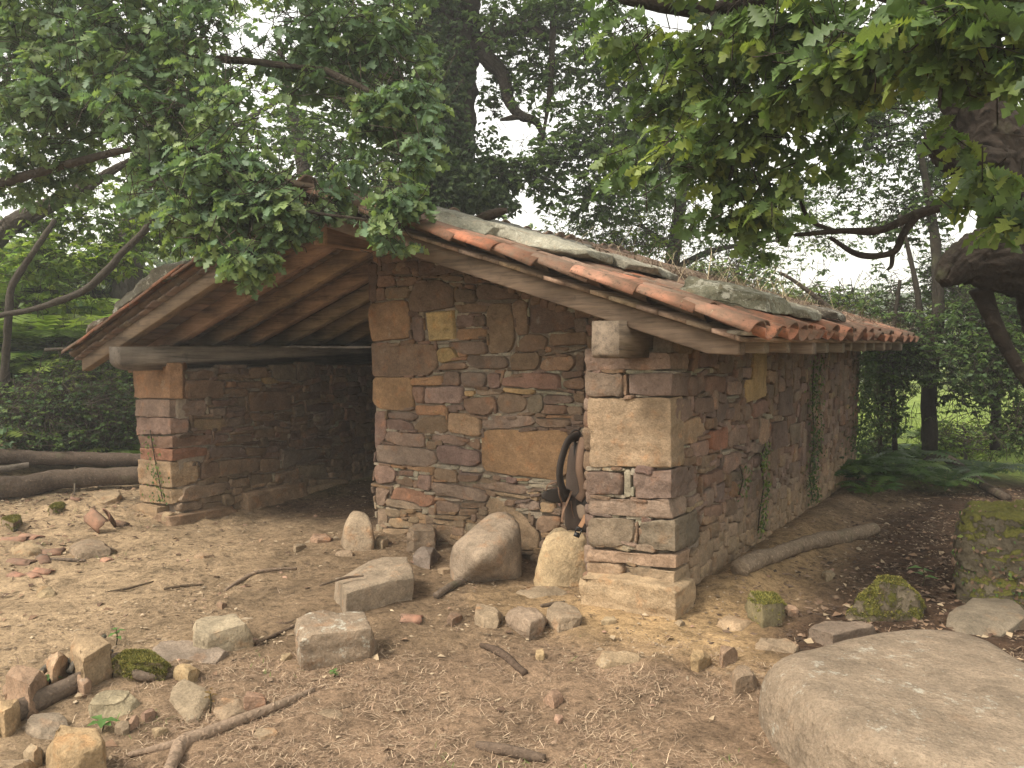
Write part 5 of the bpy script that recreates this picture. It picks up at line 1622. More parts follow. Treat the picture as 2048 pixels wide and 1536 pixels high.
def clusters(p, c, per, size, rng, cols, droop=0.25, spread=0.5, upn=1.0):
    """bunches of leaves at twig ends"""
    n = len(p)
    out_dir = unit(p - c + rng.normal(size=p.shape) * 0.35 * np.linalg.norm(p - c, axis=1, keepdims=True))
    out_dir[:, 2] *= 0.55
    P = np.repeat(p, per, 0); O = np.repeat(out_dir, per, 0)
    m = len(P)
    ang = rng.random(m) * 2 * math.pi
    rad = np.stack([np.cos(ang), np.sin(ang), rng.normal(size=m) * 0.25], -1)
    D = unit(O * 0.55 + rad * 0.9 + np.array([0, 0, -droop]))
    Nn = unit(np.array([0, 0, upn]) + rng.normal(size=(m, 3)) * spread)
    sz = size * rng.uniform(0.45, 1.2, m)
    P = P - O * (rng.random((m, 1)) * size * 0.9)
    cols = np.asarray(cols)
    k = rng.integers(0, len(cols), n)
    T = np.repeat(cols[k], per, 0) * rng.uniform(0.78, 1.25, (m, 1))
    return P, D, Nn, sz, T

def twigs_mesh(name, p, c, size, rng, origin, tint=(0.16, 0.12, 0.085), r=0.004, length=0.35):
    acc_v, L, n = [], [], 0
    d = unit(c - p) + rng.normal(size=p.shape) * 0.9 + np.array([0, 0, 0.3])
    d = unit(d) * np.linalg.norm(c - p, axis=1, keepdims=True)
    q = p + unit(d) * np.minimum(np.linalg.norm(d, axis=1, keepdims=True) * 0.8, length) + rng.normal(size=p.shape) * 0.04
    mid = (p + q) / 2 + rng.normal(size=p.shape) * 0.03
    a = unit(np.cross(q - p, np.array([0.2, 0.3, 1.0]))); b = unit(np.cross(q - p, a))
    ang = [0, 2.094, 4.189]
    rings = []
    for P, rr in ((p, r * 0.5), (mid, r * 0.9), (q, r * 1.4)):
        rings += [P + (math.cos(x) * a + math.sin(x) * b) * rr for x in ang]
    V = np.stack(rings, 1)
    F = np.array([[0, 1, 4, 3], [1, 2, 5, 4], [2, 0, 3, 5], [3, 4, 7, 6], [4, 5, 8, 7], [5, 3, 6, 8]])
    k = len(p)
    L = (F[None] + (np.arange(k) * 9)[:, None, None]).reshape(-1)
    return mesh_np(name, (V - origin).reshape(-1, 3), L, np.full(k * 6, 4), np.tile(np.array([*tint, 0.4]), (k * 9, 1)))

def limb(name, pts, root, mat, tint=(0.13, 0.10, 0.075), seg=12, rough=0.2, freq=3.0, world=False, n=None):
    P = [np.asarray(q[:3], float) if world else at(q[0], q[1], q[2]) for q in pts]
    R = [q[3] for q in pts]
    s = nseed()
    if R[0] > 0.1:
        seg, n = 72, 260
    V, F = tube_vf(P, R, seg, n or max(12, 8 * len(P)), rough, s, freq)
    if R[0] > 0.1:
        W = V.reshape(n, seg, 3); C = W.mean(1, keepdims=True)
        th = np.arange(seg) / seg * 2 * math.pi
        ss = np.cumsum(np.concatenate([[0], np.linalg.norm(np.diff(C[:, 0], axis=0), axis=1)]))
        q = np.stack(np.broadcast_arrays(np.cos(th)[None] * 4.2, np.sin(th)[None] * 4.2, (ss * 3.0)[:, None]), -1)
        q = q + 0.5 * np.stack([vnoise(W * 6, s), vnoise(W * 6, s + 1), vnoise(W * 6, s + 2)], -1)
        rid = 1 - np.abs(fbm(q, s + 4, 2)) * 3.2
        rad = np.linalg.norm(W - C, axis=-1)
        d = np.minimum(0.028, rad * 0.12) * rid + 0.007 * vnoise(W * 38, s + 6)
        V = (C + (W - C) * (1 + d / np.maximum(rad, 1e-3))[..., None]).reshape(-1, 3)
    o = WORLD[root.name]
    return ob(name, mesh_f(name, V - o, F, np.array([*tint, (s * .29) % 1])), mat, root, o)

def tree(name, base, label, cat, blobs, dens, per, size, cols, tmpl, seed, limbs=(), gap=0.3, gfreq=1.6, group=None, twig=True, mat=None, single=0, droop=0.25, bark=None, btint=(0.13, 0.10, 0.075), thick=0.9, spread=0.5, upn=1.0, tr=0.003, tl=0.28):
    rng = np.random.default_rng(seed)
    np.random.seed(seed)
    root = empty(name, base, label, cat, group)
    first = True
    for L in limbs:
        limb('trunk' if first else 'branch', L, root, bark or M_BARK, btint, 32 if L[0][3] > .1 else 10, 0.13 if L[0][3] > .1 else 0.22, 7.0 if L[0][3] > .1 else 9.0, n=16 * len(L) if L[0][3] > .1 else None)
        first = False
    p, c = blob_points(blobs, dens, rng, gap, gfreq, seed, thick)
    P, D, Nn, sz, T = clusters(p, c, per, size, rng, cols, droop, spread, upn)
    o = WORLD[root.name]
    if single:
        dist = (P - CAM) @ _F
        uu = 1024 + FPX * ((P - CAM) @ _R) / dist; vv = 768 - FPX * ((P - CAM) @ _U) / dist
        ok = (uu > 0) & (uu < 2048) & (vv > 0)
        order = np.argsort(np.where(ok, dist / sz, 1e9))[:single]
        mask = np.zeros(len(P), bool); mask[order] = True
        crown = ob('crown', leaf_mesh('crown', P[~mask], D[~mask], Nn[~mask], sz[~mask], T[~mask], tmpl, o), mat or M_LEAF, root, o, kind='stuff')
        V, F = tmpl
        vars_ = []
        for k in range(6):
            t = np.asarray(cols)[k % len(cols)] * (0.85 + 0.07 * k)
            me = mesh_np('leaf', V, F.reshape(-1), np.full(len(F), F.shape[1]), np.array([*t, k / 6]))
            me.materials.append(mat or M_LEAF); vars_.append(me)
        Rm = leaf_frames(D[mask], Nn[mask])
        for i, (pp, rr, ss) in enumerate(zip(P[mask], Rm, sz[mask])):
            q = bpy.data.objects.new('leaf', vars_[i % 6])
            setup(q, crown, pp)
            q.rotation_euler = Matrix(rr.tolist()).to_euler()
            q.scale = (ss, ss, ss)
    else:
        crown = ob('crown', leaf_mesh('crown', P, D, Nn, sz, T, tmpl, o), mat or M_LEAF, root, o)
    if twig:
        ob('twigs', twigs_mesh('twigs', p, c, size, rng, o, btint, tr, tl), M_BARKF, root, o, kind='stuff')
    return root

G_BLUE = [(0.095, 0.148, 0.078), (0.110, 0.168, 0.080), (0.082, 0.130, 0.072), (0.130, 0.182, 0.075), (0.155, 0.205, 0.075)]
G_MID = [(0.075, 0.120, 0.040), (0.100, 0.155, 0.045), (0.065, 0.105, 0.038), (0.135, 0.185, 0.050), (0.18, 0.22, 0.05)]
G_YEL = [(0.13, 0.19, 0.035), (0.10, 0.155, 0.035), (0.17, 0.22, 0.04), (0.075, 0.12, 0.03)]  # yellowish tones stand in for lit and backlit leaves
G_DARK = [(0.040, 0.066, 0.028), (0.052, 0.080, 0.032), (0.034, 0.056, 0.025), (0.070, 0.100, 0.034)]
G_SHADE = [(0.056, 0.090, 0.032), (0.075, 0.115, 0.036), (0.046, 0.076, 0.029), (0.10, 0.145, 0.042)]  # darker tones, the shade on these leaves is put into their colour

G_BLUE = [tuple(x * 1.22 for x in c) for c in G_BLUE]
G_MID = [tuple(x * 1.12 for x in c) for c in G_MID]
G_YEL = [tuple(x * 1.25 for x in c) for c in G_YEL]  # background leaf colours raised to stand in for sun beyond
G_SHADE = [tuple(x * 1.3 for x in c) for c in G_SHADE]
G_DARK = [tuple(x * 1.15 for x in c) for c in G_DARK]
# oak whose boughs hang in front of the left roof slope
tree('oak_tree', at(-520, 1000, 7.6) * [1, 1, 0], 'leafy oak overhanging the far end of the roof', 'tree',
     [(60,60,6.6,190,130),(110,210,6.3,190,120),(70,340,6.8,150,80),(290,90,6.0,200,150),(320,250,5.7,180,120),(260,345,5.9,150,75),(510,80,5.7,200,150),(560,215,5.5,190,120),
      (480,335,5.3,160,80),(440,425,5.2,110,50,1.3),(505,520,5.1,52,56,1.6),(600,410,5.2,110,62,1.3),(740,110,5.7,150,150),(790,215,5.5,100,90),(700,325,5.35,130,70),(775,400,5.2,75,42,1.3),(765,478,5.1,72,34,1.5),
      (430,490,5.2,48,38,1.5),(650,395,5.25,130,55,1.5),(820,405,5.15,50,40,1.5),(720,440,5.1,90,35,1.5),(560,395,5.25,120,60,1.2),(830,300,5.4,60,60,1.2),(380,440,5.3,70,40,1.3),(690,230,5.5,120,90),(640,455,5.2,60,28,1.3),(340,400,5.5,90,50),(560,460,5.2,60,35),(-200,150,6.5,180,220),(300,-160,6,500,150,.8),(800,-120,6,250,120,.8)],
     15.0, 7, 0.108, G_BLUE, OAK, 11, droop=0.6, spread=0.85,
     limbs=[[(-520,1000,7.6,.30),(-420,700,7.5,.24),(-250,480,7.2,.16),(-90,280,6.8,.08),(150,170,6.3,.045),(400,120,5.9,.028),(650,140,5.6,.015)],
            [(-250,480,7.2,.09),(-60,390,6.7,.05),(130,330,6.3,.032),(330,290,5.8,.022),(520,330,5.4,.012)],
            [(330,290,5.8,.03),(470,380,5.4,.018),(600,420,5.2,.012),(740,440,5.15,.007)], [(150,170,6.3,.035),(330,40,6.1,.025),(500,-40,6.0,.02)],
            [(520,330,5.4,.012),(500,440,5.2,.008),(505,540,5.1,.005)], [(650,140,5.6,.025),(760,200,5.5,.018),(800,300,5.4,.008)]],
     gap=0.50, single=150, btint=(0.085, 0.066, 0.05))
# big oak on the right with the gnarled limb
tree('oak_tree', at(2330, 1000, 5.4) * [1, 1, 0], 'gnarled old oak with a sawn limb stub at right', 'tree',
     [(1290,60,4.6,150,90),(1440,110,4.1,150,100),(1600,50,3.7,170,90),(1750,110,3.4,150,110),(1900,50,2.9,180,100),(2010,190,2.9,130,120),(1500,250,4.1,160,85),(1400,320,4.3,140,75),
      (1620,170,3.7,120,80),(1480,420,4.3,130,62),(1330,200,4.6,100,80),(1690,290,4.2,50,100,.6),(1990,320,3.1,80,60,1.3),(1985,240,3.2,80,90,1.2),(1925,400,3.5,60,40,.8),(2030,430,3.3,50,60),(1560,330,4.1,80,60),(1400,465,4.35,70,30),(1530,490,4.3,60,30,.8),
      (2200,100,3,200,200,.6),(1600,-150,3.8,500,120,.7),(2000,-200,3,300,150,.6),(1250,330,4.7,60,60,.8)],
     5.0, 7, 0.125, G_MID, OAK, 23, droop=0.6, spread=0.85,
     limbs=[[(2330,1000,5.4,.52),(2270,780,5.4,.46),(2180,590,5.4,.41),(2090,450,5.4,.33),(2010,320,5.4,.23),(1940,200,5.4,.16),(1880,60,5.3,.12),(1800,-140,5.2,.08)],
            [(2150,530,5.3,.27),(2050,520,5.25,.23),(1970,515,5.2,.18),(1922,528,5.15,.12),(1898,552,5.12,.075),(1890,566,5.1,.04)],
            [(2010,340,5.35,.15),(1950,330,5.25,.12),(1905,312,5.15,.10),(1882,282,5.1,.085),(1872,262,5.08,.075)],
            [(2090,380,4.4,.05),(1990,400,4.4,.035),(1900,410,4.4,.030),(1830,430,4.4,.028),(1760,460,4.4,.022),(1680,462,4.4,.018),(1590,470,4.4,.012)],
            [(1835,428,4.4,.024),(1805,470,4.4,.020),(1785,505,4.4,.018),(1720,510,4.4,.016),(1660,475,4.4,.010)], [(1785,505,4.4,.015),(1783,530,4.4,.012),(1775,540,4.4,.008)],
            [(1670,462,4.4,.012),(1620,440,4.4,.012),(1600,390,4.4,.011),(1595,310,4.3,.010),(1625,220,4.2,.009),(1680,130,4.1,.008)], [(1615,436,4.4,.009),(1560,438,4.4,.009),(1500,440,4.4,.008),(1430,468,4.35,.005)],
            [(1960,575,5.3,.075),(1985,640,5.3,.05),(2010,690,5.3,.045),(2060,770,5.3,.04)], [(1840,0,5.1,.07),(1700,-30,4.8,.06),(1560,-10,4.5,.05),(1420,20,4.4,.045),(1300,5,4.4,.04),(1180,-20,4.5,.03)],
            [(1420,20,4.4,.03),(1460,110,4.3,.022),(1480,250,4.2,.014),(1450,400,4.3,.008)], [(2060,180,2.9,.012),(1960,120,2.9,.010),(1890,160,2.95,.009),(1878,215,2.95,.006)]],
     gap=0.60, single=150, btint=(0.060, 0.045, 0.034))

# trees behind the hut
BG = 'trees standing behind the hut'
tree('oak_tree', at(870, 700, 11.2) * [1, 1, 0], 'ivy-clad dark oak trunk rising behind the roof ridge', 'tree',
     [(1010,60,11,120,80),(1090,150,11.2,110,100),(1150,290,11,120,90),(1060,330,11,80,70),(1250,250,11.3,110,110),(1200,390,11,160,60),(1000,230,11.4,60,100),(1130,20,11,100,60),(700,120,11.5,120,140),(650,300,11.5,120,100),(1000,-120,11,400,120,.7),(990,340,11,70,90,1.4),(1040,250,11.2,70,110,.9),(1230,120,11.5,110,110,.9),(1330,330,11.6,110,90,.8)],
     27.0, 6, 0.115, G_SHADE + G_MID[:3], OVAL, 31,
     limbs=[[(870,760,11.2,.50),(880,400,11.2,.44),(895,150,11.2,.40),(905,-50,11.2,.36),(910,-300,11.2,.30)],
            [(940,85,11.1,.10),(985,75,11,.12),(1020,60,11,.10),(1060,55,11,.07),(1090,75,10.9,.03)], [(945,80,11.1,.13),(975,118,11,.11),(1005,150,11,.09),(1018,200,11,.075),(1040,230,11,.06),(1070,242,11,.05),(1085,268,11,.03)],
            [(1108,-20,10.9,.05),(1105,80,10.9,.045),(1100,180,10.9,.04),(1085,280,10.9,.02)], [(1040,232,11,.05),(1000,240,11,.02)]],
     gap=0.52, gfreq=1.1, group=BG, tr=0.004, tl=0.28, mat=M_LEAF2, btint=(0.07, 0.055, 0.042))
tree('ivy', at(880, 700, 11.0) * [1, 1, 0], 'dense dark ivy wrapping the trunk behind the ridge', 'ivy',
     [(870,30,10.9,70,90),(880,140,10.8,75,90),(860,240,10.7,85,80),(830,330,10.6,110,70),(900,370,10.6,110,55),(800,390,10.6,100,45),(960,390,10.7,60,40),(790,250,10.7,50,60,.7),(960,320,10.8,75,80,.45),(990,410,10.8,60,30,.6)],
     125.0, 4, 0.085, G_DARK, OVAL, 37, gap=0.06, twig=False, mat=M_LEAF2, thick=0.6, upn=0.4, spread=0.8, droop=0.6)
tree('holly_tree', at(1330, 700, 13.0) * [1, 1, 0], 'small-leaved tree between the two oaks behind the roof', 'tree',
     [(1330,400,13,110,80),(1440,480,13,120,70),(1290,470,12.5,130,55),(1180,450,12.5,110,40),(1380,300,13.5,90,80),(1530,520,13,110,60),(1640,480,13.5,100,80),(1560,420,13.5,80,60,.6)],
     34.0, 5, 0.10, G_MID + G_SHADE, NARROW, 41,
     limbs=[[(1330,700,13,.14),(1340,560,13,.12),(1360,420,13,.09),(1390,250,13.4,.05)], [(1345,540,13,.06),(1430,500,13,.05),(1560,480,13,.02)], [(1350,500,13,.05),(1280,450,12.7,.03)], [(1690,640,9.2,.03),(1600,570,9.2,.025),(1560,545,9.2,.015)]],
     gap=0.52, gfreq=1.0, group=BG, tr=0.004, tl=0.25, mat=M_LEAF2)
for k, (bx, lab, bl, li, cl_) in enumerate([
    (60, 'sunlit leafy tree beyond the logs at far left', [(60,430,10,150,70),(200,430,10,140,70),(60,520,9.6,110,60),(210,520,9.6,100,45),(330,470,10,110,50),(130,600,9.6,90,40,.7)],
     [[(-150,900,10,.20),(-80,600,10,.14),(0,470,9.8,.11),(80,420,9.7,.09),(160,380,9.6,.07),(260,320,9.6,.03)], [(6,830,9.5,.06),(10,740,9.4,.05),(14,680,9.3,.04),(18,620,9.2,.045),(25,570,9.2,.04),(70,500,9.2,.035),(110,440,9.3,.03)], [(-140,700,9.0,.05),(-30,640,9.0,.035),(60,620,9.0,.03),(110,605,9.0,.04),(170,580,9.0,.042),(215,540,9.0,.045),(245,505,9.0,.04),(290,460,9.0,.038),(340,390,9.0,.03),(380,370,9.0,.03)], [(240,640,9.0,.02),(180,690,9.0,.018),(90,700,9.0,.02)]], G_YEL),
    (250, 'pale green tree high behind the left oak boughs', [(120,120,13,220,150),(330,200,13.5,200,140),(520,260,13,170,120),(620,120,13.5,200,150),(350,380,12.5,170,70),(560,380,12.5,150,60),(100,320,13,160,100)],
     [[(250,800,13,.24),(260,500,13,.2),(300,250,13,.14),(340,50,13,.08)], [(270,450,13,.09),(400,300,13,.06),(560,200,13,.03)], [(630,500,12.5,.12),(600,300,12.5,.09),(560,100,12.5,.05)]], G_YEL + G_MID),
    (1760, 'shaded tree behind the gnarled oak', [(1740,250,9.5,110,120),(1880,300,10,120,140),(1690,400,10.5,110,70),(1800,430,9.5,110,80),(1960,260,10,110,120),(1760,150,10,120,90)],
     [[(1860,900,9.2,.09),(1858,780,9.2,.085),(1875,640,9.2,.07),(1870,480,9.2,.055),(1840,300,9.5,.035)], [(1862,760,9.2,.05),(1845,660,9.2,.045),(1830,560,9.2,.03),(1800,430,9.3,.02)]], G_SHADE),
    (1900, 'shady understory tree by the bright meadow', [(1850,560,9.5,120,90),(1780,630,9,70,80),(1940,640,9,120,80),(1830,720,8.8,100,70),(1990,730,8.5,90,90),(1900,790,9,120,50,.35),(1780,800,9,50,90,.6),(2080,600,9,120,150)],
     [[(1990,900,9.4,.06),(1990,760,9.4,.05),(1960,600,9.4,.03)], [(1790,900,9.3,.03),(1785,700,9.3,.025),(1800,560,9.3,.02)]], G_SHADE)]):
    tree('leafy_tree', at(bx, 760, 10 + k) * [1, 1, 0], lab, 'tree', bl, (28.0, 20.0, 56.0, 70.0)[k], 6, (0.11, 0.12, 0.07, 0.065)[k], cl_, OVAL, 51 + k, limbs=li, gap=(0.5, 0.58, 0.56, 0.40)[k], gfreq=1.2, group=BG,
         tr=0.0035, tl=0.22, mat=M_LEAF2, bark=M_BARKF, btint=(0.11, 0.09, 0.07) if k < 2 else (0.06, 0.048, 0.036))

# shrubs and brambles
SH = 'undergrowth shrubs'
def shrub(u, v, d, ru, rv, label, cols, seed, dens=60, size=0.065, name='shrub', tmpl=OVAL, extra=()):
    b = at(u, v + rv, d); b[2] = float(gh(b[0], b[1]))
    return tree(name, b, label, 'shrub', [(u, v, d, ru, rv)] + list(extra), dens, 6, size, cols, tmpl, seed,
                limbs=[[(u, v + rv, d, .025), (u + 6, v, d, .018), (u - 8, v - rv * .7, d, .008)]], gap=0.12, gfreq=2.0, group=SH, mat=M_LEAF2, bark=M_BARKF, tr=0.004, tl=0.3)
shrub(70, 820, 9.4, 110, 75, 'bramble thicket at the left edge behind the logs', G_SHADE + G_BLUE, 71, 75, 0.06)
shrub(215, 830, 9.6, 85, 80, 'dark bramble bush beside the far pier', G_DARK + G_SHADE, 72, 90, 0.055)
shrub(170, 760, 10.2, 130, 60, 'low leafy bush behind the brambles', G_MID, 73, 60, 0.065)
shrub(-60, 880, 8.8, 90, 45, 'pale nettle patch at the left edge', G_BLUE, 74, 70, 0.07)
shrub(110, 880, 9.2, 90, 32, 'low weeds just behind the rear log', G_SHADE, 78, 90, 0.06)
shrub(1760, 760, 10.2, 45, 130, 'tall dark shrub at the far end of the side wall', G_DARK, 75, 80, 0.06)
shrub(1930, 880, 10.5, 110, 45, 'low sunlit scrub before the meadow', G_YEL, 76, 60, 0.065)
shrub(2060, 850, 8.5, 90, 70, 'dark shrub at the right edge behind the stump', G_SHADE, 77, 70, 0.06)
shrub(1745, 690, 9.8, 40, 60, 'leafy sprig hanging at the far roof corner', G_DARK, 79, 80, 0.055)
shrub(1230, 500, 11.5, 130, 40, 'green bush top showing just over the roof slabs', G_YEL, 80, 55, 0.07)
shrub(1450, 560, 11.2, 120, 45, 'green bush top showing over the eave slabs', G_MID + G_YEL, 84, 55, 0.07)
shrub(1640, 610, 11.0, 110, 50, 'bush top above the dead stems on the roof', G_SHADE + G_YEL, 85, 60, 0.065)

for _k, _a in enumerate([(1800,640,10.6,80,90,'dense dark bush beyond the far roof corner'), (1920,560,11,110,80,'dark bush behind the leaning branch'), (2030,650,10,80,110,'dark leafy bush at the right edge under the oak'), (1760,900,10.4,50,50,'dark low shrub behind the ferns')]):
    shrub(*_a, G_SHADE if _k % 2 else G_DARK + G_SHADE, 200 + _k, 62, 0.06)
# ferns
def fern(u, v, label, nf, length, cols, seed, name='fern', h0=0.0, group='ferns and bracken', d=None):
    rng = np.random.default_rng(seed)
    b = gz(u, v) if d is None else at(u, v, d) * [1, 1, 0]
    if d is not None: b[2] = float(gh(b[0], b[1]))
    acc_v, acc_f, acc_t, n = [], [], [], 0
    for k in range(nf):
        az = 2 * math.pi * (k + rng.random() * 0.7) / nf
        L = length * rng.uniform(0.7, 1.15)
        hd = np.array([math.cos(az), math.sin(az), 0]); sd = np.array([-hd[1], hd[0], 0])
        rise = rng.uniform(0.55, 0.95)
        m = 16
        t = np.linspace(0, 1, m)
        C = hd * (L * (0.75 * t))[:, None] + np.array([0, 0, 1.0]) * (L * (rise * t * (1.25 - 0.85 * t)))[:, None] + np.array([0, 0, h0])
        tint = np.asarray(cols[rng.integers(len(cols))]) * rng.uniform(0.8, 1.2)
        # stem
        for i in range(m - 1):
            q = np.array([C[i] - sd * .003, C[i] + sd * .003, C[i + 1] + sd * .002, C[i + 1] - sd * .002])
            acc_v.append(q); acc_f.append([n, n + 1, n + 2, n + 3]); acc_t.append(tint * 0.8); n += 4
        for i in range(3, m):
            w = L * 0.30 * math.sin(math.pi * (0.12 + 0.88 * (1 - t[i]))) ** 0.8 + 0.01
            fw = (C[min(i + 1, m - 1)] - C[i - 1]); fw = fw / np.linalg.norm(fw)
            step = L / m
            for s in (-1, 1):
                tip = C[i] + sd * s * w + fw * w * 0.35 - np.array([0, 0, 0.15 * w])
                midp = C[i] + (tip - C[i]) * 0.45
                q = np.array([C[i] - fw * step * .25, midp - fw * step * .55, tip, midp + fw * step * .45])
                acc_v.append(q); acc_f.append([n, n + 1, n + 2, n + 3]); acc_t.append(tint); n += 4
    T = np.repeat(np.array(acc_t), 4, 0)
    T = np.concatenate([T, np.full((len(T), 1), .5)], 1)
    root = empty(name, b, label, 'fern', group)
    ob('fronds', mesh_np('fronds', np.concatenate(acc_v), np.array(acc_f).ravel(), np.full(len(acc_f), 4), T, False), M_LEAF2, root, b)
FG = [(0.05, 0.10, 0.025), (0.065, 0.12, 0.03), (0.085, 0.14, 0.03)]
FY = [(0.20, 0.28, 0.06), (0.16, 0.24, 0.055), (0.23, 0.30, 0.07)]  # bracken on the lit bank, sunlight put into its colour
for k, a in enumerate([
    (1715,975,'large green fern at the far foot of the side wall',10,.75), (1770,985,'fern second from the wall in the shade',10,.7), (1830,960,'fern before the dead branch',9,.65), (1740,1005,'small low fern by the wall foot',7,.4),
    (1890,985,'fern right behind the dead branch',9,.6), (1690,985,'fern pressed against the side wall',8,.7), (1960,960,'fern in the right-hand undergrowth',9,.65), (1800,930,'tall fern deeper in the shade',10,.85)]):
    fern(a[0], a[1], a[2], a[3] + 2, a[4] * 1.0, FG, 90 + k)
for k, a in enumerate([
    (40,9.9,'bright bracken at the left edge',9,1.0), (150,10.4,'bright bracken behind the brambles',9,1.1), (250,10.8,'bright bracken seen under the eave tip',9,1.2), (90,11.0,'tall bracken against the trees at left',9,1.4),
    (190,11.6,'tallest bracken on the bank',12,1.5), (270,9.8,'bracken close behind the bramble bush',10,.9), (-10,9.3,'bracken beside the nettle patch',9,.8), (120,9.7,'bracken between the two bramble bushes',10,.9), (230,12.6,'bracken high on the bank under the oak',10,1.5), (120,12.8,'bracken top row on the bank',10,1.5), (320,12.0,'bracken just above the far roof edge',9,1.6), (-40,10.6,'bracken cut by the left edge',9,1.1), (20,12.0,'bracken on the bank at far left',10,1.5), (1880,11.6,'sunlit bracken in the meadow gap',9,.8), (1990,11.9,'sunlit bracken at the right end of the meadow gap',9,.8)]):
    fern(a[0], 760, a[2], a[3], a[4], FY, 120 + k, 'bracken', d=a[1])

# ivy strands and creepers on the masonry
def creeper(name, pts, label, onw, n, size, cols, seed, width):
    rng = np.random.default_rng(seed); np.random.seed(seed)
    P = np.array([onw(*q) for q in pts])
    C, _ = catmull(P, [1] * len(P), 60)
    root = empty(name, C[-1], label, 'ivy', 'creepers on the walls')
    V, F = tube_vf(P, [0.005] * len(P), 5, 40)
    ob('stem', mesh_f('stem', V - C[-1], F, (0.10, 0.075, 0.05)), M_BARKF, root, C[-1])
    i = rng.integers(0, 60, n)
    nrm = np.array([1.0, 0, 0]); tan_ = np.array([0, 1.0, 0])
    if onw is on_front: nrm, tan_ = np.array([0, -1.0, 0]), np.array([1.0, 0, 0])
    c = C[i] + tan_ * rng.normal(size=(n, 1)) * width + nrm * rng.uniform(0.01, 0.05, (n, 1)) + np.array([0, 0, 1]) * rng.normal(size=(n, 1)) * 0.02
    D = unit(np.array([0, 0, -1.0]) + rng.normal(size=(n, 3)) * 0.5)
    Nn = unit(nrm + rng.normal(size=(n, 3)) * 0.4)
    T = np.asarray(cols)[rng.integers(0, len(cols), n)] * rng.uniform(.7, 1.3, (n, 1))
    ob('leaves', leaf_mesh('leaves', c, D, Nn, size * rng.uniform(.6, 1.3, n), T, OVAL, C[-1]), M_LEAF2, root, C[-1], kind='stuff')
on_side = lambda u, v: on_x(u, v, XR1 + 0.05)
on_inner = lambda u, v: on_x(u, v, XL1 + 0.05)
on_front = lambda u, v: on_y(u, v, YF - 0.05)
creeper('ivy', [(1530,890),(1522,920),(1527,970),(1520,1020),(1516,1062)], 'slim bright ivy strand on the side wall', on_side, 230, 0.035, G_MID, 1, 0.035)
creeper('ivy', [(1628,720),(1625,800),(1628,880),(1620,940),(1625,1000)], 'broad dark ivy column further along the side wall', on_side, 900, 0.032, G_DARK + G_SHADE, 2, 0.12)
creeper('ivy', [(1480,930),(1485,960),(1478,990)], 'tiny ivy tuft on the side wall near the pier', on_side, 70, 0.03, G_SHADE, 3, 0.05)
creeper('ivy', [(300,860),(310,920),(318,960),(325,1000)], 'small creeper on the front of the far pier', on_front, 130, 0.035, G_SHADE, 4, 0.09)
creeper('ivy', [(1738,700),(1732,760),(1725,830),(1715,900)], 'dark ivy curtain at the far end of the side wall', on_side, 1500, 0.04, G_DARK, 5, 0.35)

# ------------------------------------------------------------------ loose cover on the ground and roof
def blades(name, xy, length, width, cols, rng, lay=0.6, label=None, zoff=0.0, zfun=None, curl=0.4):
    n = len(xy)
    z = gh(xy[:, 0], xy[:, 1]) if zfun is None else zfun(xy[:, 0], xy[:, 1])
    b = np.stack([xy[:, 0], xy[:, 1], z + zoff], -1)
    az = rng.random(n) * 2 * math.pi
    h = np.stack([np.cos(az), np.sin(az), np.zeros(n)], -1); s = np.stack([-np.sin(az), np.cos(az), np.zeros(n)], -1)
    L = length * rng.uniform(.5, 1.3, n)[:, None]
    el = np.clip(rng.normal(1 - lay, 0.25, n), 0.02, 1.2)[:, None]
    up = np.array([0, 0, 1.0])
    m = b + h * L * .5 + up * L * .5 * el + s * L * rng.normal(size=(n, 1)) * curl * .25
    t = b + h * L * (1 - .2 * el) + up * L * el * rng.uniform(.3, .8, (n, 1)) + s * L * rng.normal(size=(n, 1)) * curl * .5
    w = s * width * rng.uniform(.6, 1.4, (n, 1))
    V = np.stack([b - w, b + w, m + w * .8, m - w * .8, t], 1)
    F4 = np.array([0, 1, 2, 3]); F3 = np.array([3, 2, 4])
    base = (np.arange(n) * 5)[:, None]
    L_ = np.concatenate([F4[None] + base, F3[None] + base], 1).reshape(-1)
    S = np.tile([4, 3], n)
    T = np.asarray(cols)[rng.integers(0, len(cols), n)] * rng.uniform(.7, 1.3, (n, 1))
    T = np.repeat(np.concatenate([T, rng.random((n, 1))], 1), 5, 0)
    return ob(name, mesh_np(name, V.reshape(-1, 3), L_, S, T, False), M_DRY, label=label, kind='stuff')

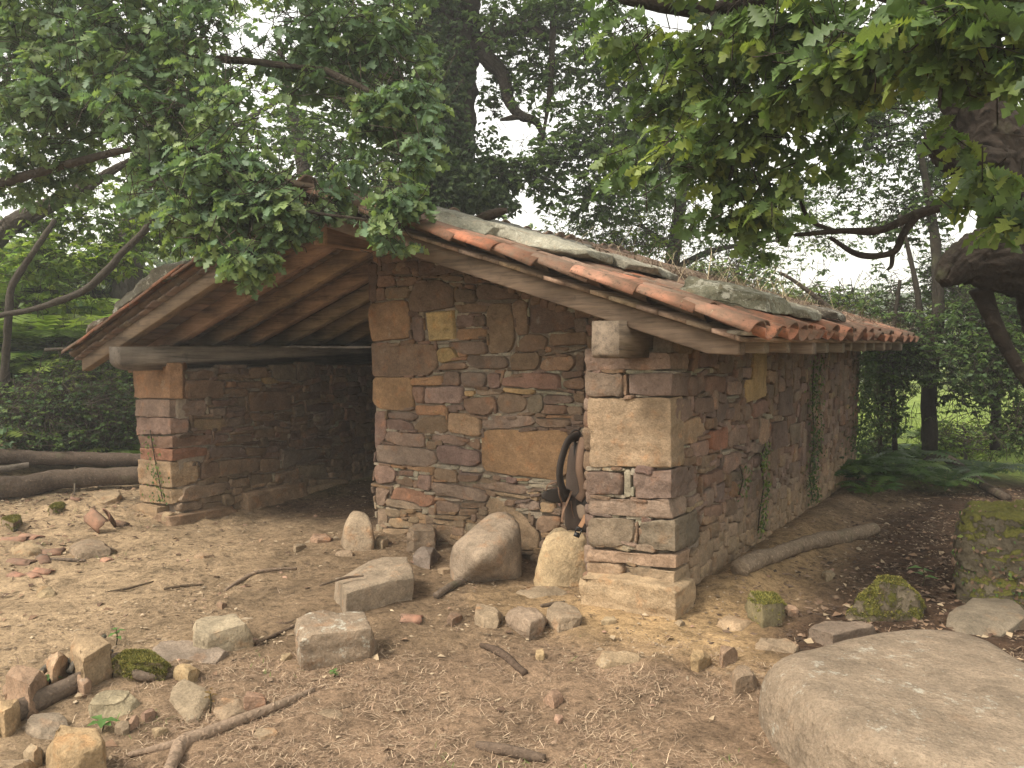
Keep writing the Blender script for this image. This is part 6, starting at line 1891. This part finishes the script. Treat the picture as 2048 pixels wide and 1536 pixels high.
def chips(name, xy, size, cols, rng, label, flat=0.35, mat=None):
    n = len(xy)
    b = np.stack([xy[:, 0], xy[:, 1], gh(xy[:, 0], xy[:, 1]) + 0.004], -1)
    tm = np.array([(-1, -.5, 0), (.2, -.8, .1), (1, .1, 0), (.1, .8, .05), (-.2, 0, .9)])
    F = np.array([[0, 1, 4], [1, 2, 4], [2, 3, 4], [3, 0, 4]])
    az = rng.random(n) * 2 * math.pi
    c, s = np.cos(az), np.sin(az)
    R = np.zeros((n, 3, 3)); R[:, 0, 0] = c; R[:, 0, 1] = -s; R[:, 1, 0] = s; R[:, 1, 1] = c; R[:, 2, 2] = 1
    sc = size * np.exp(np.clip(rng.normal(size=(n, 1)) * .45, -1, .8)) * np.concatenate([rng.uniform(.7, 1.5, (n, 1)), rng.uniform(.4, 1, (n, 1)), rng.uniform(.2, .9, (n, 1)) * flat * 2], 1)
    V = np.einsum('nij,nkj->nki', R, tm[None] * sc[:, None, :]) + b[:, None, :]
    L_ = (F[None] + (np.arange(n) * 5)[:, None, None]).reshape(-1)
    T = np.asarray(cols)[rng.integers(0, len(cols), n)] * rng.uniform(.65, 1.35, (n, 1))
    T = np.repeat(np.concatenate([T, rng.random((n, 1))], 1), 5, 0)
    return ob(name, mesh_np(name, V.reshape(-1, 3), L_, np.full(n * 4, 3), T, False), mat or M_DRY, label=label, kind='stuff')

rng = np.random.default_rng(404)
def scatter(n, x0, x1, y0, y1, keep):
    q = np.stack([rng.uniform(x0, x1, n), rng.uniform(y0, y1, n)], -1)
    return q[rng.random(n) < keep(q)]
def dl(q):
    return -q[:, 0] * math.sin(YAW) + q[:, 1] * math.cos(YAW), q[:, 0] * math.cos(YAW) + q[:, 1] * math.sin(YAW)
def outside(q):
    hut = (q[:, 0] > XL0 - .05) & (q[:, 0] < XR1 + .05) & (q[:, 1] > YM - .02) & (q[:, 0] > XM)
    lw = (q[:, 0] > XL0 - .05) & (q[:, 0] < XL1 + .05) & (q[:, 1] > YF)
    rw = (q[:, 0] > XR0 - .05) & (q[:, 0] < XR1 + .03) & (q[:, 1] > YF)
    return ~(hut | lw | rw)
def k_straw(q):
    d, lat = dl(q); n = fbm(q * 1.3, 61, 2)
    return outside(q) * smooth(4.5, 3.7, d + n * .5) * smooth(-2.3, -1.3, lat + n * .4) * smooth(-0.9, 0.1, n + .35)
blades('dry_grass', scatter(120000, -5, 2.5, 1.2, 6, k_straw), 0.060, 0.0013, [(0.35, 0.25, 0.165), (0.26, 0.175, 0.118), (0.42, 0.315, 0.21), (0.20, 0.135, 0.09)], rng, 0.82, 'short dry grass trodden flat in front of the hut')
def k_green(q):
    d, lat = dl(q); n = fbm(q * 2.2, 67, 2)
    front = smooth(4.3, 3.5, d) * smooth(-2.4, -1.5, lat) * smooth(.28, .42, n)
    left = smooth(-2.6, -3.4, lat) * smooth(5.5, 6.5, d) * smooth(.2, .4, n) * .8
    return outside(q) * np.clip(front + left, 0, 1)
blades('grass', scatter(26000, -9, 2.5, 1.2, 8, k_green), 0.05, 0.0016, [(0.08, 0.13, 0.03), (0.11, 0.16, 0.04), (0.14, 0.16, 0.05)], rng, 0.45, 'sparse green grass tufts in the yard')
def k_lit(q):
    d, lat = dl(q); n = fbm(q * 1.1, 77, 2)
    return outside(q) * np.clip(.55 + n, 0.1, 1) * (1 - .6 * smooth(4.3, 3.6, d) * smooth(-2.2, -1.2, lat))
chips('soil_crumbs', scatter(60000, -9.5, 2.0, 1.5, 10, k_lit), 0.0075, [(0.20, 0.145, 0.092), (0.13, 0.09, 0.058), (0.28, 0.205, 0.13), (0.34, 0.26, 0.17)], rng, 'crumbs of dry soil and bark over the yard')
chips('pebbles', scatter(2400, -9.5, 2.0, 1.5, 10, k_lit), 0.016, [(0.30, 0.225, 0.15), (0.24, 0.165, 0.11), (0.36, 0.28, 0.19), (0.31, 0.19, 0.13)], rng, 'small stone chips lying about the yard', 0.4)
def k_right(q):
    return outside(q) * smooth(-1.75, -1.3, q[:, 0] + .25 * fbm(q * 1.5, 31, 2)) * smooth(3.9, 4.5, q[:, 1])
chips('bark_litter', scatter(9000, -1.8, 3.0, 3.8, 10.5, k_right), 0.014, [(0.10, 0.066, 0.044), (0.15, 0.10, 0.066), (0.075, 0.05, 0.034), (0.21, 0.145, 0.095)], rng, 'broken bark and dark litter beside the side wall', 0.4)
def k_leaf(q):
    d, lat = dl(q); n = fbm(q * 1.4, 87, 2)
    right = smooth(-1.35, -.9, q[:, 0]) * smooth(4.0, 4.6, q[:, 1])
    left = smooth(-2.2, -3.4, lat) * .35 + smooth(5.8, 7, d) * smooth(-3, -4, lat) * .5
    return outside(q) * np.clip(right + left + .05, 0, 1) * np.clip(.6 + n, .1, 1)
xy = scatter(18000, -9.5, 3.0, 1.5, 10.5, k_leaf)
n_ = len(xy)
az = rng.random(n_) * 2 * math.pi
b3 = np.stack([xy[:, 0], xy[:, 1], gh(xy[:, 0], xy[:, 1]) + 0.012], -1)
np.random.seed(9)
ob('leaf_litter', leaf_mesh('leaf_litter', b3, np.stack([np.cos(az), np.sin(az), rng.normal(size=n_) * .15], -1), unit(np.array([0, 0, 1.0]) + rng.normal(size=(n_, 3)) * .35), rng.uniform(.03, .075, n_),
   np.asarray([(0.17, 0.105, 0.065), (0.12, 0.075, 0.048), (0.24, 0.155, 0.095), (0.09, 0.055, 0.037), (0.33, 0.25, 0.16)])[rng.integers(0, 5, n_)], OVAL, np.zeros(3)), M_DRY, label='fallen brown leaves along the side wall and yard edge', kind='stuff')
def k_twig(q):
    d, lat = dl(q); n = fbm(q * 1.4, 97, 2)
    return outside(q) * np.clip(.4 + n, .05, 1)
blades('small_twigs', scatter(3500, -9.5, 2.5, 1.3, 10, k_twig), 0.11, 0.0024, [(0.20, 0.14, 0.09), (0.14, 0.095, 0.065), (0.29, 0.21, 0.14)], rng, 0.97, 'small broken twigs strewn over the yard', 0.008, None, 0.5)
def k_mead(q):
    d, lat = dl(q)
    return smooth(9.2, 10.4, d) * (np.hypot(q[:, 0], q[:, 1]) < 24)
blades('meadow_grass', scatter(40000, -18, 14, 3, 24, k_mead), 0.28, 0.006, [(0.18, 0.25, 0.05), (0.22, 0.29, 0.06), (0.14, 0.20, 0.045)], rng, 0.25, 'rough green grass beyond the hut')
# dead stems and creepers on the roof
zroof = lambda x, y: low_r(x) + 0.27
q = np.stack([rng.uniform(-3.3, -1.3, 5000), rng.uniform(5.3, 9.5, 5000)], -1)
q = q[(rng.random(len(q)) < np.clip(.5 + fbm(q * 1.5, 5, 2) + .35 * smooth(-2.6, -1.6, q[:, 0]) * smooth(6.5, 9, q[:, 1]), 0, 1)) & (q[:, 1] > 5.2 + .9 * (q[:, 0] + 3.3) * 0.6)]
blades('dead_stems', q, 0.20, 0.0022, [(0.19, 0.145, 0.095), (0.13, 0.095, 0.062), (0.25, 0.20, 0.135), (0.10, 0.075, 0.05)], rng, 0.72, 'dead stems and dry creepers lying on the roof', 0.0, zroof, 0.9)
q2 = np.stack([rng.uniform(-3.6, -1.5, 160), rng.uniform(5.0, 8.5, 160)], -1)
blades('tall_stems', q2, 0.42, 0.0022, [(0.33, 0.27, 0.17), (0.20, 0.15, 0.09)], rng, 0.1, 'tall dry grass stalks rising from the roof', 0.0, zroof, 0.4)

# seedlings
def seedling(u, v, label, n, size, h, cols, seed):
    r = np.random.default_rng(seed); np.random.seed(seed)
    b = gz(u, v)
    root = empty('seedling', b, label, 'plant', 'seedlings in the yard')
    top = b + [0, 0, h]
    V, F = tube_vf([b, b + [0.01, 0, h * .5], top], [.004, .003, .002], 5, 8)
    ob('stem', mesh_f('stem', V - b, F, (0.12, 0.10, 0.05)), M_BARKF, root, b)
    a = np.arange(n) * 2.4
    D = np.stack([np.cos(a), np.sin(a), r.uniform(-.1, .4, n)], -1)
    C = b + np.stack([np.zeros(n), np.zeros(n), h * np.linspace(.5, 1, n)], -1)
    for i in range(n):
        me = leaf_mesh('leaf', C[i:i + 1], D[i:i + 1], np.array([[0, 0, 1.0]]), np.array([size]), np.asarray([cols[i % len(cols)]]), OVAL, C[i])
        ob('leaf', me, M_LEAF, root, C[i])
GB = [(0.12, 0.22, 0.06), (0.10, 0.19, 0.05)]
for a in [(1845,1170,'seedling with bright oval leaves before the stump',5,.10,.12), (233,1292,'tiny green plant among the edging stones',6,.05,.09), (98,1375,'small ivy shoot beside the thick branch',6,.06,.05), (205,1460,'broad-leaved weed beside the large tan block',6,.07,.05),
          (420,1425,'reddish dry seedling on the flat slab',7,.035,.10), (668,1350,'little clover patch below the flat-topped block',8,.03,.03), (1735,1500,'small weed growing beside the huge boulder',4,.05,.05), (60,1395,'low green leaf tuft at the left edge stones',6,.06,.05)]:
    seedling(a[0], a[1], a[2], a[3], a[4], a[5], GB if 'reddish' not in a[2] else [(0.2, 0.13, 0.05)], int(a[0]))

# creeping leaves on the stump
_p, _nn, _o = _stump
_k = len(_p)
np.random.seed(3)
_half = _k // 3
_root = empty('ivy', _o, 'thin creeper leaves growing over the crumbling stump', 'ivy', 'creepers on the walls')
ob('leaves', leaf_mesh('leaves', _p[:_half], unit(np.array([0, 0, -1.0]) + rng.normal(size=(_half, 3)) * .6), unit(_nn[:_half] + rng.normal(size=(_half, 3)) * .4), rng.uniform(.02, .04, _half),
   np.asarray(G_SHADE + G_MID)[rng.integers(0, 9, _half)], OVAL, _o), M_LEAF2, _root, _o, kind='stuff')
ob('dry_leaves', leaf_mesh('dry_leaves', _p[_half:], unit(rng.normal(size=(_k - _half, 3))), unit(_nn[_half:] + rng.normal(size=(_k - _half, 3)) * .4), rng.uniform(.02, .045, _k - _half),
   np.asarray([(0.17, 0.105, 0.065), (0.12, 0.075, 0.048), (0.22, 0.15, 0.095)])[rng.integers(0, 3, _k - _half)], OVAL, _o), M_DRY, _root, _o, kind='stuff')

# bracken covering the bank behind the logs
_r = random.Random(6)
for _i, _a in enumerate([(20,640,11.4,90,50,'leafy bush low on the bank at left',G_YEL), (150,690,11.0,80,45,'pale bush amid the bracken',G_YEL + G_MID), (250,650,12.4,80,50,'bush amid the bracken nearest the roof edge',G_MID), (80,560,13.0,120,60,'bush on top of the bank',G_YEL), (260,560,13.6,110,60,'second bush on top of the bank',G_YEL + G_MID)]):
    shrub(*_a[:6], _a[6], 230 + _i, 40, 0.08)
for _i in range(26):
    _u, _d = _r.uniform(-80, 330), _r.uniform(10.4, 15.0)
    fern(_u, 760, 'bracken plant among many on the bank behind the logs', 8, _r.uniform(.9, 1.4), FY if _i % 3 else FG, 300 + _i, 'bracken', d=_d, group='bracken on the bank')

# far woodland
def far_woodland():
    r = np.random.default_rng(77); np.random.seed(77)
    P = []
    for k in range(95):
        u, d = r.uniform(-500, 2600), r.uniform(26, 75)
        c = at(u, 690, d); g = float(gh(c[0], c[1])); h = r.uniform(2.2, 4.6) * (1.25 if u < 900 else 0.8)
        n = 420
        q = unit(r.normal(size=(n, 3))) * (r.random((n, 1)) ** .4)
        P.append(np.array([c[0], c[1], g + h * .5]) + q * [h * .62, h * .62, h * .55] * (1 + .25 * vnoise(q * 2.5 + k, k)[:, None]))
    P = np.concatenate(P); n = len(P)
    T = np.asarray(G_MID + G_YEL[:2])[r.integers(0, 7, n)] * r.uniform(.8, 1.2, (n, 1))
    ob('far_woodland', leaf_mesh('far_woodland', P, unit(r.normal(size=(n, 3))), unit(r.normal(size=(n, 3)) + [0, 0, .8]), r.uniform(.25, .5, n), T, OVAL, np.zeros(3)), M_LEAF2, label='hazy hedges and woodland beyond the meadow', kind='stuff')
far_woodland()

# thin bright air under the trees
def haze():
    m = bpy.data.materials.new('haze_air'); m.use_nodes = True
    nt = m.node_tree; nt.nodes.remove(nt.nodes['Principled BSDF'])
    pv = nt.nodes.new('ShaderNodeVolumePrincipled')
    pv.inputs['Color'].default_value = (0.92, 0.93, 0.92, 1)
    pv.inputs['Density'].default_value = 0.0042
    pv.inputs['Anisotropy'].default_value = 0.2
    nt.links.new(pv.outputs['Volume'], nt.nodes['Material Output'].inputs['Volume'])
    x0, x1, y0, y1, z0, z1 = -232, 232, -232, 232, -3.0, 26.0
    V = np.array([(x, y, z) for z in (z0, z1) for (x, y) in ((x0, y0), (x1, y0), (x1, y1), (x0, y1))], float)
    F = [[3, 2, 1, 0], [4, 5, 6, 7], [0, 1, 5, 4], [1, 2, 6, 5], [2, 3, 7, 6], [3, 0, 4, 7]]
    ob('haze', mesh_f('haze', V, F, None, False), m, label='thin bright haze in the air under the trees', kind='stuff')
haze()
